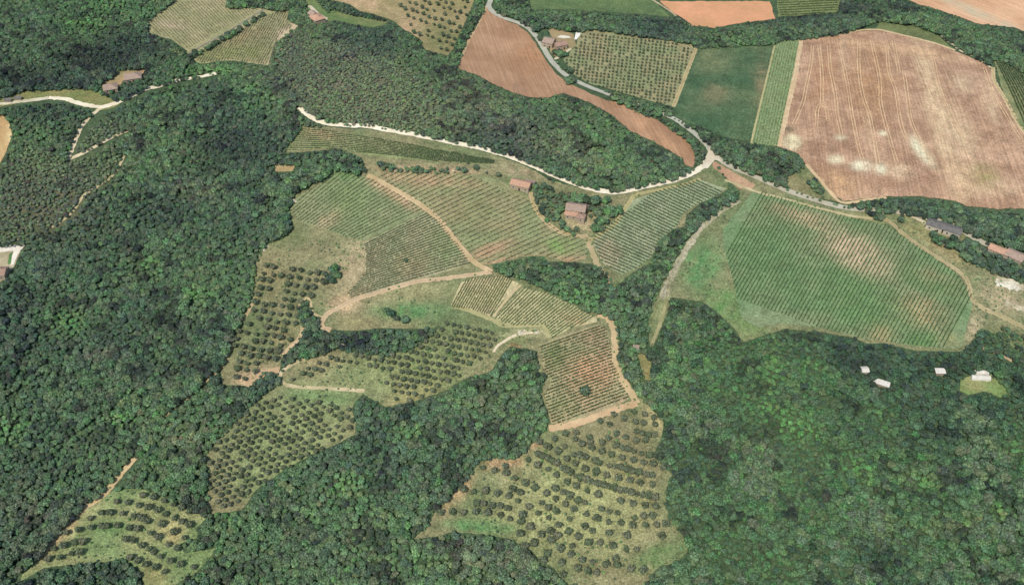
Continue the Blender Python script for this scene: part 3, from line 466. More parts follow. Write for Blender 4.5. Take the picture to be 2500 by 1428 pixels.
building('cottage', 'smaller tan hip roofed cottage just above the left meadow', 'cottage', (268,209), ((255,211),(283,208)), [(0,0,9.5,8.5,3.0,2.0,'hip',TILE_B,0)], 4, chim=((-.1,.06),))
building('villa', 'orange roofed house beside a pale drive at the top left centre', 'house', (774,41), ((764,33),(788,51)), [(0,0,11,9,4.0,2.0,'hip',TILE_O,0),(-9.5,1,7,6,3.4,1.4,'gable',TILE_B,0)], 4.5)
building('roadside_house', 'weathered tan gabled house nearest the grey road beside the far orchard', 'house', (1341,98), ((1330,101),(1352,106)), [(0,0,8.5,9.5,4.6,1.7,'gable',TILE_B,0)], 5)
building('roadside_house', 'lower brown roofed house right of the gabled house by the grey road', 'house', (1368,105), ((1356,109),(1382,105)), [(0,0,9.5,6.5,4.2,1.4,'gable',TILE,0)], 5, chim=((-.2,.1),))
building('long_shed', 'long grey sheet roofed farm shed beside the road at right', 'shed', (2306,551), ((2272,540),(2341,563)), [(-5.2,0,9.6,7.2,3.6,1.0,'gable',GREYR,0),(5.4,0,9.8,7.2,3.6,1.0,'gable',GREYR,0)], 4, PLASTER, chim=())
building('terrace_house', 'tan roofed row house at the right edge below the trees', 'house', (2441,607), ((2420,600),(2462,618)), [(0,0,11,6,4.4,1.5,'gable',TILE_O,0)], 5)
building('terrace_house', 'brown roofed house at the very right edge next to the tan one', 'house', (2480,622), ((2460,612),(2500,632)), [(0,0,10,8,5.0,1.6,'gable',TILE_B,0)], 5)
building('hillside_house', 'brick roofed house cut by the left edge beside a paved yard', 'house', (-12,660), ((-40,650),(14,652)), [(0,0,13,8,3.4,1.6,'gable',TILE,0)], 4)
building('stone_hut', 'tiny pinkish roofed hut in the trees below the gully path', 'hut', (1553,848), ((1547,847),(1560,849)), [(0,0,2.6,2.4,2.2,.5,'shed',TILE_B,0)], 2.4, chim=(), openings=False)
building('storage_shed', 'white low roofed shed lying aslant in the right wood', 'shed', (2152,933), ((2134,928),(2168,940)), [(0,0,8,2.6,2.4,.4,'shed',WHITER,0)], 2.6, chim=(), openings=False)
building('storage_shed', 'small white roofed shed between dark trees in the right wood', 'shed', (2296,905), ((2284,905),(2308,905)), [(0,0,4.6,2.6,2.4,.4,'shed',WHITER,0)], 2.6, chim=(), openings=False)
building('ruined_hut', 'pale limestone hut standing alone in the right wood', 'hut', (2112,901), ((2105,902),(2120,901)), [(0,0,3.2,3.6,2.4,.6,'gable',WHITER,0)], 2.6, STONE, chim=(), openings=False)
gx0, gy0 = at(2393,912, 1.5); ga = world_angle((2372,911),(2414,913))
gh = empty('greenhouse', (float(gx0), float(gy0), float(ground(gx0, gy0))), ga); tag(gh, 'pair of long white greenhouse tunnels on the grass in the right wood', 'greenhouse')
for dy in (-1.9, 1.9):
    m = MB(); n = 8; v = []
    for xx in (-5, 5):
        for k in range(n+1): w = math.pi*k/n; v.append((xx, dy+math.cos(w)*1.7, -.3+math.sin(w)*2.3))
    m.add(v, [(k, k+1, n+2+k, n+1+k) for k in range(n)]+[tuple(range(n+1)), tuple(range(n+1, 2*n+2))]); m.build('tunnel_cover', WHITER, gh)
    for xx in (-5.06, 5.06):
        m = MB(); m.box(xx-.04, xx+.04, dy-.5, dy+.5, 0, 1.7); m.build('door', FRAME, gh)
for px, py, lb in ((18,243,'grey topped hut at the far left beside the white road'),(43,238,'grey topped hut nearer the left meadow')):
    building('field_hut', lb, 'hut', (px, py), ((px-7,py),(px+7,py-.5)), [(0,0,4.2,2.2,2.0,.4,'shed',GREYR,0)], 2.2, chim=(), openings=False)
# boulders and limestone outcrops
def rock(px, py, r, lb, cat='rock', name='limestone_outcrop'):
    g = np.random.default_rng(int(px+py)); x, y = at(px, py, .5); m = MB()
    for k in range(7):
        cx, cy = g.normal(0, r*.5, 2); s = r*g.uniform(.3,.6); v = []; n = 7
        for j, (zz, rr) in enumerate(((-.6,1.0),(.35,.9),(.75,.5))):
            for i in range(n): w = 2*math.pi*i/n+j*.3; q = s*rr*g.uniform(.75,1.2); v.append((cx+q*math.cos(w), cy+q*math.sin(w), zz*s*g.uniform(.8,1.2)))
        m.add(v, [(j*n+i, j*n+(i+1)%n, (j+1)*n+(i+1)%n, (j+1)*n+i) for j in range(2) for i in range(n)]+[tuple(range(2*n, 3*n))])
    o = m.build(name, STONE); o.location = (float(x), float(y), float(ground(x, y))); tag(o, lb, cat)
for px, py, r, lb in ((500,782,3.0,'pale limestone outcrop in the left wood beside the dry olive slope'),(713,488,3.2,'pale rock face at the wood edge by the upper left vineyard'),(684,545,2.4,'grey rock at the wood edge below the upper left vineyard'),(646,603,2.2,'small pale rock at the wood edge above the dry olive slope'),
   (922,826,2.4,'cream rock lying in the bushes below the bright grass strip'),(840,843,1.8,'thin pale rock ledge left of the cream rock in the bushes'),(1274,811,1.8,'white rock pile on the grass left of the curved terrace end'),(1311,811,1.4,'smaller white rock near the end of the curved terrace'),
   (640,388,1.8,'brown rock in the trees left of the upper tree belt'),(390,308,1.6,'pale rock patch in the upper left wood'),(527,174,1.8,'grey white rock on the green slope beyond the left road end')): rock(px, py, r, lb)
# power line across the bare hill
def pole(px, py, lb):
    x, y = at(px, py); r = empty('utility_pole', (float(x), float(y), float(ground(x, y)))); tag(r, lb, 'utility pole'); m = MB(); m.tube((0,0,-.8), (0,0,9.2), .16, .11, 8); m.build('mast', POLE, r)
    m = MB(); m.box(-.9, .9, -.06, .06, 8.5, 8.64); m.build('crossarm', POLE, r)
    for s in (-.75, .75): m = MB(); m.tube((s,0,8.642), (s,0,8.9), .06, .04, 6); m.build('insulator', FRAME, r)
    return Vector((x, y, float(ground(x, y))+8.9))
pts = [pole(1255,232,'timber utility pole on the lower edge of the ploughed field'),pole(1292,284,'timber utility pole in the wood below the ploughed field'),pole(1350,370,'timber utility pole in the wood just above the white road')]
for a, b, lb in ((pts[0],pts[1],'overhead cable pair from the ploughed field pole into the wood'),(pts[1],pts[2],'overhead cable pair from the wood towards the white road')):
    m = MB()
    for s in (-.75, .75):
        for q in range(6):
            f = lambda t: (a.x*(1-t)+b.x*t+s, a.y*(1-t)+b.y*t, a.z*(1-t)+b.z*t-3.2*t*(1-t)); m.tube(f(q/6), f((q+1)/6), .03, .03, 4)
    tag(m.build('overhead_cable', METAL), lb, 'cable')
# ------------------------------------------------------------ vine rows
def row_points(k, i):
    poly, L0, L1, n = VY[k]; t = (i+.5)/n
    x0, y0 = at([L0[0][0], L0[1][0], L1[0][0], L1[1][0]], [L0[0][1], L0[1][1], L1[0][1], L1[1][1]])
    a = Vector((x0[0]*(1-t)+x0[2]*t, y0[0]*(1-t)+y0[2]*t)); b = Vector((x0[1]*(1-t)+x0[3]*t, y0[1]*(1-t)+y0[3]*t))
    d = (b-a).normalized(); a = a-d*8; L = (b-a).length+8; s = np.arange(0, L, .8)
    x = a.x+d.x*s; y = a.y+d.y*s; px, py = project(x, y, ground(x, y)); ok = inside(px, py, poly)
    return x[ok], y[ok], d
def vine_mesh(x, y, d, q, hgt, wid, col, miss, per=9):
    n = len(x); ok = rng.random(n) > miss; x = x[ok]; y = y[ok]; n = len(x)
    if n < 4: return None
    X = np.repeat(x, per); Y = np.repeat(y, per); m = n*per
    al = rng.uniform(-.5,.5,m)*.8; ac = rng.normal(0, wid*.5, m); zz = rng.uniform(.35, hgt, m)
    P = np.stack([X+d.x*al-d.y*ac, Y+d.y*al+d.x*ac, ground(X, Y)+zz], 1)
    nr = rng.normal(size=(m,3)); nr[:,2] = np.abs(nr[:,2])+.3; nr /= np.linalg.norm(nr, axis=1)[:,None]
    t = np.cross(nr, rng.normal(size=(m,3))); t /= np.linalg.norm(t, axis=1)[:,None]; b = np.cross(nr, t); s = (q*rng.uniform(.6,1.3,m))[:,None]
    V = np.stack([P-t*.5*s-b*.4*s, P+t*.5*s-b*.5*s, P+t*.5*s+b*.4*s, P-t*.4*s+b*.5*s], 1).reshape(-1, 3)
    c = np.repeat(np.array(lin(col))[None]*rng.uniform(.6,1.4,(m,1)), 4, axis=0)
    w = .04; zz = ground(x, y)+hgt*.55; B = np.stack([np.stack([x-d.y*sy*w, y+d.x*sy*w, zz+sz*w], 1) for sy, sz in ((-1,-1),(1,-1),(1,1),(-1,1))], 1).reshape(-1, 3)
    k = (np.arange(n-1)[:, None]*4+np.array([0,1,2,3])[None]).ravel(); k2 = (np.arange(n-1)[:, None]*4+np.array([1,2,3,0])[None]).ravel()
    FW = np.stack([k, k2, k2+4, k+4], 1)+m*4
    return np.concatenate([V, B]), np.concatenate([np.arange(m*4).reshape(-1, 4), FW]), np.concatenate([c, np.full((len(B), 3), .12)])
VSPEC = {'A': ((78,96,66), .40, 1.05, .26, .08, 'green vine row of the striped vineyard between the two dirt tracks', 'vine rows of the striped left vineyard'),
 'B': ((86,108,70), .36, .95, .24, .2, 'thin young vine row in the patchy vineyard by the left wood', 'vine rows of the patchy upper left vineyard'), 'C': ((80,98,66), .34, .95, .2, .28, 'sparse vine row in the vineyard below the long barn', 'vine rows below the barn'),
 'D': ((80,100,70), .46, 1.2, .34, .03, 'dense vine row in the steep vineyard right of the farmhouse', 'vine rows right of the farmhouse'), 'E': ((76,104,66), .40, 1.05, .28, .1, 'long vine row of the large vineyard on the right slope', 'vine rows of the large right vineyard'),
 'F': ((100,116,76), .42, 1.05, .28, .03, 'short vine row of the pale wedge above the curved terrace', 'vine rows of the pale wedge'), 'G': ((96,114,74), .42, 1.05, .28, .05, 'diagonal vine row of the curved terrace above the lower vineyard', 'vine rows of the curved terrace'),
 'H': ((66,88,56), .44, 1.1, .30, .16, 'dotted vine row in the lower vineyard above the olive grove', 'vine rows of the lower vineyard'), 'I': ((76,96,64), .40, 1.05, .28, .08, 'vine row of the narrow vineyard just below the white road', 'vine rows below the white road'),
 'J': ((128,150,106), .5, .8, .5, .0, 'lush green vine row of the narrow strip beside the wheat field', 'vine rows beside the wheat field')}
for k, (col, q, hg, wd, miss, lab, grp) in VSPEC.items():
    for i in range(VY[k][3]):
        x, y, d = row_points(k, i)
        if len(x) < 5: continue
        r = vine_mesh(x, y, d, q, hg, wd, col, miss)
        if r is None: continue
        tag(make('vine_row', r[0], r[1], LEAF, col=r[2]), lab, 'vine row', grp)
Vs, Fs, Cs, nb = [], [], [], 0
for k, col, q, wd, miss in (('K',(84,100,68),.6,.4,.03),('L',(80,98,68),.6,.4,.03),('M',(128,128,96),.4,.2,.3),('N',(112,122,84),.42,.24,.25)):
    for i in range(VY[k][3]):
        x, y, d = row_points(k, i)
        if len(x) < 5: continue
        r = vine_mesh(x, y, d, q, 1.3, wd, col, miss, 6)
        if r is None: continue
        Vs.append(r[0]); Fs.append(r[1]+nb); Cs.append(r[2]); nb += len(r[0])
tag(make('far_vineyards', np.concatenate(Vs), np.concatenate(Fs), LEAF, col=np.concatenate(Cs)), 'far vine rows in the small vineyards along the top of the picture', 'vineyards', None, 'stuff')
# ------------------------------------------------------------ trees
def crown_mesh(seed, rad, h0, h1, nq, q, col, var, lobes=9, flat=1.0, core=True):
    g = np.random.default_rng(seed); hc = (h0+h1)/2; hv = (h1-h0)/2
    L = []
    for k in range(lobes):
        a = 2*math.pi*k/lobes*2.4+g.uniform(-.4,.4); r = rad*(.58*math.sqrt((k+.3)/lobes)); z = hc+hv*g.uniform(-.25,.5)*(1-r/rad*.5)
        L.append((r*math.cos(a), r*math.sin(a), z, rad*g.uniform(.36,.52), hv*g.uniform(.42,.62)*flat, g.uniform(.82,1.16)))
    V = np.zeros((nq, 4, 3)); C = np.zeros((nq, 4, 3)); base = np.array(col)
    for i in range(nq):
        l = L[i % lobes]; d = g.normal(size=3); d[2] = abs(d[2])*.95-.25 if g.random() < .8 else d[2]; d /= np.linalg.norm(d); f = g.uniform(.72,1.04)
        p = np.array([l[0]+d[0]*l[3]*f, l[1]+d[1]*l[3]*f, l[2]+d[2]*l[4]*f]); n = d+g.normal(size=3)*.42+np.array([0,-.12,.25]); n /= np.linalg.norm(n)
        t = np.cross(n, g.normal(size=3)); t /= np.linalg.norm(t); b = np.cross(n, t); s = q*g.uniform(.6,1.3)
        for k, (u, v) in enumerate(((-.5,-.35),(.5,-.5),(.5,.4),(-.4,.5))): V[i,k] = p+t*u*s+b*v*s
        C[i] = base*l[5]*(1+g.uniform(-var,var))*np.array([1+g.uniform(-.08,.14),1,1+g.uniform(-.1,.1)])
    F = np.arange(nq*4).reshape(-1, 4)
    return V.reshape(-1, 3), F, C.reshape(-1, 3)
def trunk_mb(seed, h, r, rad):
    g = random.Random(seed); m = MB(); m.tube((0,0,-.6), (.05*h*g.uniform(-1,1)*.3, 0, h*.55), r, r*.7)
    for k in range(4):
        a = k*1.57+g.uniform(-.4,.4); m.tube((0,0,h*g.uniform(.38,.5)), (math.cos(a)*rad*.5, math.sin(a)*rad*.5, h*g.uniform(.68,.82)), r*.55, r*.18, 5)
    return m
PROTO = {}
def proto(kind, n, rad, h0, h1, nq, q, cols, var, tr, **k):
    P = []
    for i in range(n):
        s = hash2(len(kind)*3.1, i*1.7, 2)*1e4
        V, F, C = crown_mesh(int(s)+i, rad, h0, h1, nq, q, lin(cols[i % len(cols)]), var, **k)
        P.append((V, F, C, trunk_mb(i, h1, tr, rad)))
    PROTO[kind] = P
proto('wood', 10, 3.0, .6, 5.6, 640, .78, [(96,117,87),(90,111,83),(102,122,86),(92,108,86),(95,122,84),(87,106,81),(105,118,88),(93,117,89),(100,112,88),(88,118,82)], .62, .22, lobes=12)
proto('olive', 6, 1.7, .4, 3.6, 420, .42, [(98,108,84),(104,112,88),(94,104,78),(100,110,84),(92,106,78),(106,110,86)], .5, .18, lobes=10)
MESHES = {}
def tree(kind, k, name, x, y, scale, rz, label, group=None, cat='tree', zs=1.0):
    r = empty(name, (x, y, float(ground(x, y))), rz); r.scale = (scale, scale, scale*zs); tag(r, label, cat, group)
    key = (kind, k)
    if key not in MESHES:
        V, F, C, tb = PROTO[kind][k]; c = make('crown', V, F, LEAF, r, col=C); t = tb.build('trunk', BARK, r); MESHES[key] = (c, t)
    else:
        for src in MESHES[key]: o = src.copy(); COL.objects.link(o); o.parent = r
    return r
def scatter_object(name, kind, x, y, scl, idx, tint, label, cat):
    me = bpy.data.meshes.new(name); n = len(x); me.vertices.add(n)
    me.vertices.foreach_set('co', np.stack([x, y, ground(x, y)-.1], 1).astype(np.float32).ravel())
    for nm, ty, dat, fld in (('scl','FLOAT',scl,'value'),('rot','FLOAT',rng.uniform(0,6.28,n),'value'),('idx','INT',idx,'value'),('tint','FLOAT_VECTOR',tint,'vector')):
        a = me.attributes.new(nm, ty, 'POINT'); a.data.foreach_set(fld, np.asarray(dat, np.int32 if ty == 'INT' else np.float32).ravel())
    o = bpy.data.objects.new(name, me); COL.objects.link(o); tag(o, label, cat, None, 'stuff')
    g = bpy.data.node_groups.new(name, 'GeometryNodeTree'); g.interface.new_socket('Geometry', in_out='INPUT', socket_type='NodeSocketGeometry'); g.interface.new_socket('Geometry', in_out='OUTPUT', socket_type='NodeSocketGeometry')
    N, L = g.nodes.new, g.links.new; i = N('NodeGroupInput'); out = N('NodeGroupOutput'); iop = N('GeometryNodeInstanceOnPoints'); J = N('GeometryNodeJoinGeometry')
    for k in sorted(k for kk, k in MESHES if kk == kind):
        j = N('GeometryNodeJoinGeometry')
        for src in MESHES[(kind, k)]:
            oi = N('GeometryNodeObjectInfo'); oi.transform_space = 'ORIGINAL'; oi.inputs['Object'].default_value = src; L(oi.outputs['Geometry'], j.inputs[0])
        gi = N('GeometryNodeGeometryToInstance'); L(j.outputs[0], gi.inputs[0]); L(gi.outputs[0], J.inputs[0])
    def attr(nm, ty): a = N('GeometryNodeInputNamedAttribute'); a.data_type = ty; a.inputs['Name'].default_value = nm; return a.outputs['Attribute']
    cx = N('ShaderNodeCombineXYZ'); L(attr('rot','FLOAT'), cx.inputs[2]); sx = N('ShaderNodeCombineXYZ'); s = attr('scl','FLOAT')
    for q in range(3): L(s, sx.inputs[q])
    L(i.outputs[0], iop.inputs['Points']); L(J.outputs[0], iop.inputs['Instance']); iop.inputs['Pick Instance'].default_value = True
    L(attr('idx','INT'), iop.inputs['Instance Index']); L(cx.outputs[0], iop.inputs['Rotation']); L(sx.outputs[0], iop.inputs['Scale']); L(iop.outputs[0], out.inputs[0])
    o.modifiers.new('scatter', 'NODES').node_group = g; return o
LOWG = [(1950,1040,110,34,32),(1885,905,26,46,0),(1990,892,46,18,10),(2100,1140,50,20,40),(150,790,60,36,0),(350,640,40,20,0),(25,1040,34,50,0),(250,15,130,22,0),(200,50,70,22,0),(340,30,50,22,0),(1400,715,50,26,20),(1010,1050,60,24,0),(2480,1090,30,20,0),(2250,1180,30,20,20),
        (480,720,30,24,0),(620,240,60,40,0),(520,170,60,12,0),(240,225,40,14,0),(300,1020,40,20,0),(860,1180,60,30,0),(1060,1360,50,20,0),(2450,950,30,20,0),(2150,1000,40,14,20),(2440,1240,20,30,0),(1700,790,10,10,0),(420,210,50,14,-20)]
def blob(qx, qy, B):
    w = np.zeros(len(qx))
    for bx, by, rx, ry, a in B:
        a = R(a); dx = qx-bx; dy = qy-by; w = np.maximum(w, np.exp(-(((dx*math.cos(a)+dy*math.sin(a))/rx)**2+((-dx*math.sin(a)+dy*math.cos(a))/ry)**2)**1.5))
    return w
# --- woodland: every spot not in a clearing, by canopy centre
st = 2.8; gx, gy = np.meshgrid(np.arange(-560, 560, st), np.arange(165, 900, st)); gx = gx.ravel()+rng.uniform(-.48,.48,gx.size)*st; gy = gy.ravel()+rng.uniform(-.48,.48,gy.size)*st
qx, qy = project(gx, gy, ground(gx, gy)+4.2); keep = (qx > -220) & (qx < 2720) & (qy > -130) & (qy < 1540); gx, gy, qx, qy = gx[keep], gy[keep], qx[keep], qy[keep]
big = fbm(gx, gy, 24, 1); scl = (.28+.85*big)*rng.uniform(.7,1.25,len(gx)); scl *= 1-.45*blob(qx, qy, LOWG); scl = np.clip(scl, .25, 1.6)
zg = ground(gx, gy)
def blocked(scl):
  opn = np.zeros(len(gx), bool)
  for ox_, oz in ((0, 7.0), (0, 1.8), (-2.3, 4.2), (2.3, 4.2)):
    sx_, sy_ = project(gx+ox_*scl, gy, zg+oz*scl)
    for p in OPEN: opn |= inside(sx_, sy_, p)
  return opn
opn = blocked(scl); small = opn & ~blocked(scl*.45); opn &= ~small; scl = np.where(small, scl*.5, scl)
for ln, w in CORRIDORS: opn |= near_line(qx, qy, ln) < w
wooded = ~opn
for p in TREES_IN: wooded |= inside(qx, qy, p)
SCRUB = [[(672,150),(690,95),(720,75),(800,92),(900,118),(980,150),(1040,190),(1080,250),(1040,320),(1000,322),(850,300),(790,282),(720,225),(680,190)],[(-120,430),(0,430),(60,350),(165,392),(300,372),(262,440),(140,550),(50,592),(-120,600)],[(180,375),(205,310),(245,272),(310,318),(240,350)]]
scr = np.zeros(len(gx), bool)
for p in SCRUB: scr |= inside(qx, qy, p)
BRN = [(2290,1150,60,26,12),(2320,1280,70,26,-14),(2420,1260,40,40,0),(1190,1370,150,50,14),(450,1065,50,30,0),(100,480,150,110,0),(2230,1170,30,16,0),(60,1240,80,40,0),(250,860,60,20,0),(1300,330,200,40,20),(1150,250,120,60,25),(850,210,260,110,20),(1080,290,140,40,12),(250,330,70,60,0),(470,460,60,30,0),(2150,1280,60,40,30),(1850,1100,60,40,30),(400,1300,40,30,0)]
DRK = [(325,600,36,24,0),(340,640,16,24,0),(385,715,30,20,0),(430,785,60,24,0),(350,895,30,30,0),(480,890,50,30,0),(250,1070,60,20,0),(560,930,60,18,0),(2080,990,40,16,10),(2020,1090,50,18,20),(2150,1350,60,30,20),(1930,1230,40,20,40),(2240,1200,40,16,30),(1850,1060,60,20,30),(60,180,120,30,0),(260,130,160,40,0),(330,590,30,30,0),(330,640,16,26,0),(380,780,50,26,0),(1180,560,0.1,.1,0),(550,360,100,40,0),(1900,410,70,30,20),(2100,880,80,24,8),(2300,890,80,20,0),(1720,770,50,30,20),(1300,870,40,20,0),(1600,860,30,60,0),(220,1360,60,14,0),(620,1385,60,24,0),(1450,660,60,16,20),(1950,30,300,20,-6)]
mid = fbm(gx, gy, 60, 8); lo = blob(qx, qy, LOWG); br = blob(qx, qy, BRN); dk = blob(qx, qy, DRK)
scl[scr] = .34*rng.uniform(.7,1.5,scr.sum())
far_ = qy < 330; scl *= np.where(far_, .95, 1)
gap = ((fbm(gx, gy, 13, 21) > .70) | (lo > .45)) & (rng.random(len(gx)) < .7) & ~scr
sel = wooded & ~gap; scl = np.clip(scl, .25, 1.6)
def tints(n, lo, br, dk, mid, xy=None, pp=None):
    t = np.ones((n, 3)); t *= rng.uniform(.84,1.16,n)[:, None]
    m = np.clip((mid-.42)*4, -.8, .8)[:, None]; t *= 1+m*np.array([.22,.24,.06])
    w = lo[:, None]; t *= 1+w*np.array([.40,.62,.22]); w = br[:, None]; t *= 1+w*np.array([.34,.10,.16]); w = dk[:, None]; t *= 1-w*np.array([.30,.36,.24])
    odd = rng.random(n); t[odd < .06] *= np.array([1.2,1.0,1.04]); t[odd > .95] *= np.array([1.0,1.16,.95]); t[(odd > .10) & (odd < .20)] *= np.array([.70,.68,.84])
    if pp is not None:
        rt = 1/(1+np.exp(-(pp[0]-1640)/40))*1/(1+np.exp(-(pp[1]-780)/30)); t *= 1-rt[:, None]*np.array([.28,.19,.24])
    if xy is not None:
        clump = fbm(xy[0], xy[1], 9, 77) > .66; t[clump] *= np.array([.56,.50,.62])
    t *= np.array([.93,1.0,1.04])
    return t
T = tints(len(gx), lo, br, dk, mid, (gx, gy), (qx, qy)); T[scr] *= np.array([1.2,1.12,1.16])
# 300 nearest wood trees stand as things of their own, the rest of the wood is one mass
dist = gy*cp-(ground(gx, gy)+4-CH)*sp; vis = sel & (qx > 0) & (qx < 2500) & (qy > 6) & (qy < 1424)
rank = np.argsort(np.where(vis & ~scr, -scl/dist, 9)); NEAR = []
ZONES = [('leafy green woodland tree on the slope left of the lower olive grove', 'wood trees left of the lower left olive grove', lambda x, y: (x < 330) | (x < 620) & (y < 1200)),
         ('leafy green woodland tree in the wood between the two lower olive groves', 'wood trees between the lower olive groves', lambda x, y: x < 1350),
         ('leafy green woodland tree in the big wood right of the olive grove', 'wood trees right of the lower olive grove', lambda x, y: True)]
for r in rank[:289]:
    if T[r,1] > 1.25: k = (1,4,7)[r % 3]
    elif T[r,0] > T[r,1]*1.2: k = (6,8)[r % 2]
    else: k = int(r) % 10
    z = next(z for z in ZONES if z[2](qx[r], qy[r]))
    tree('wood', k, 'woodland_tree', float(gx[r]), float(gy[r]), float(scl[r]), random.uniform(0, 6.28), z[0], z[1]); NEAR.append(r)
sel[NEAR] = False
for px, py, s, lab, kd in ((1426,972,1.05,'lone dark round tree among the vine rows of the lower vineyard','wood'),(990,648,.5,'small dark tree alone in the striped vineyard on the left','wood'),(2197,552,.85,'lone round dark green tree on the grass beside the right vineyard track','wood'),
   (1162,424,.75,'round dark tree at the top edge of the vineyard left of the barn','wood'),(1216,440,.7,'grey brown tree left of the long barn roof','wood'),(1276,468,.75,'dull brown tree just below the long barn roof','wood'),(1441,540,.5,'small clipped round tree on the yard right of the farmhouse','wood'),
   (1452,535,.4,'smaller clipped bush on the yard right of the farmhouse','wood'),(1345,492,.75,'reddish leaved tree among the green trees left of the farmhouse','wood'),(1188,433,.35,'small bush on the bare strip above the middle vineyard','wood'),(1392,188,.9,'dark tree overhanging the grey road beside the far orchard','wood')):
    x, y = at(px, py-8); tree(kd, 6 if 'brown' in lab else (2 if 'red' in lab else 5), 'tree' if 'bush' not in lab else 'bush', float(x), float(y), s, 1.0, lab, None, 'bush' if 'bush' in lab else 'tree')
s4 = 2.5; ax_, ay_ = np.meshgrid(np.arange(-540, 540, s4), np.arange(170, 880, s4)); ax_ = ax_.ravel()+rng.uniform(-.5,.5,ax_.size)*s4; ay_ = ay_.ravel()+rng.uniform(-.5,.5,ay_.size)*s4
bx_, by_ = project(ax_, ay_, ground(ax_, ay_)+1.5); ku = (bx_ > -150) & (bx_ < 2650) & (by_ > -100) & (by_ < 1500)
for p in OPEN+SCRUB: ku &= ~inside(bx_, by_, p)
for ln, w in CORRIDORS: ku &= near_line(bx_, by_, ln) > w
ax_, ay_, bx_, by_ = ax_[ku], ay_[ku], bx_[ku], by_[ku]; ul = blob(bx_, by_, LOWG)
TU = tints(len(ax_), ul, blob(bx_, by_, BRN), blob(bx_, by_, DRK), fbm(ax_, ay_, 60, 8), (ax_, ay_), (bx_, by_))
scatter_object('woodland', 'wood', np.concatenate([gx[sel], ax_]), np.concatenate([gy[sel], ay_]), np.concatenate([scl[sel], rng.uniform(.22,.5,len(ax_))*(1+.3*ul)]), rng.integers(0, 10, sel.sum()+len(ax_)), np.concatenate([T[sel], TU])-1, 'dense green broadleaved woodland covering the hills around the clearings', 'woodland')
# scrub between, finer
st2 = 2.1; hx, hy = np.meshgrid(np.arange(-420, 60, st2), np.arange(330, 800, st2)); hx = hx.ravel()+rng.uniform(-.5,.5,hx.size)*st2; hy = hy.ravel()+rng.uniform(-.5,.5,hy.size)*st2
ux, uy = project(hx, hy, ground(hx, hy)+1); ks = np.zeros(len(hx), bool)
for p in SCRUB: ks |= inside(ux, uy, p)
for ln, w in CORRIDORS: ks &= near_line(ux, uy, ln) > w*.7
ks &= fbm(hx, hy, 16, 31) < .70; hx, hy, ux, uy = hx[ks], hy[ks], ux[ks], uy[ks]
t = tints(len(hx), ux*0, .9+0*ux, ux*0, fbm(hx, hy, 30, 9)); scatter_object('scrub', 'wood', hx, hy, rng.uniform(.2,.42,len(hx)), rng.integers(0, 10, len(hx)), t*1.2-1, 'low brownish scrub covering the bare hill top and left slope', 'scrub')
# grass tussocks and weeds along clearings
st3 = 3.2; hx, hy = np.meshgrid(np.arange(-330, 440, st3), np.arange(205, 720, st3)); hx = hx.ravel()+rng.uniform(-.5,.5,hx.size)*st3; hy = hy.ravel()+rng.uniform(-.5,.5,hy.size)*st3
ux, uy = project(hx, hy, ground(hx, hy)+.3); ks = inside(ux, uy, VINEYARD_CORE) | inside(ux, uy, RIGHT_SLOPE) | inside(ux, uy, OLIVE_LOW)
for k in VY: ks &= ~inside(ux, uy, VY[k][0])
for ln in (WHITE_ROAD, EAST_ROAD, GULLY): ks &= near_line(ux, uy, ln) > 14
grv = blob(ux, uy, [(1380,1230,230,150,0),(690,760,120,170,0),(960,900,260,70,0),(680,1090,150,110,0),(300,1330,230,110,0),(1170,1285,110,16,4),(1600,1365,80,26,-20),(780,970,110,12,4),(1000,760,80,18,0),(860,640,60,60,0),(1260,830,50,18,0),(2440,720,100,60,20),(2300,610,70,16,35),(660,600,50,40,0),(1720,650,50,60,0)])
ks &= (fbm(hx, hy, 12, 41) > .62-.25*grv) & (rng.random(len(hx)) < .6); hx, hy, ux, uy = hx[ks], hy[ks], ux[ks], uy[ks]
t = tints(len(hx), .5*np.ones(len(hx)), ux*0, ux*0, fbm(hx, hy, 30, 9)); scatter_object('undergrowth', 'wood', hx, hy, rng.uniform(.10,.26,len(hx)), rng.integers(0, 10, len(hx)), t-1, 'low green weeds and bushes scattered over the open grass of the clearings', 'undergrowth')
for px, py in ((4,607),(13,607),(23,606),(33,605)):  # made-up slim tree shapes standing in for dark marks on the paving
    x, y = at(px, py); tree('wood', 5, 'stand_in_tree', float(x), float(y), .3, px, 'narrow tree shape standing in for a dark mark in the row on the white paved terrace at the left edge', 'stand-in tree shapes on the paved terrace', 'tree', 2.4)
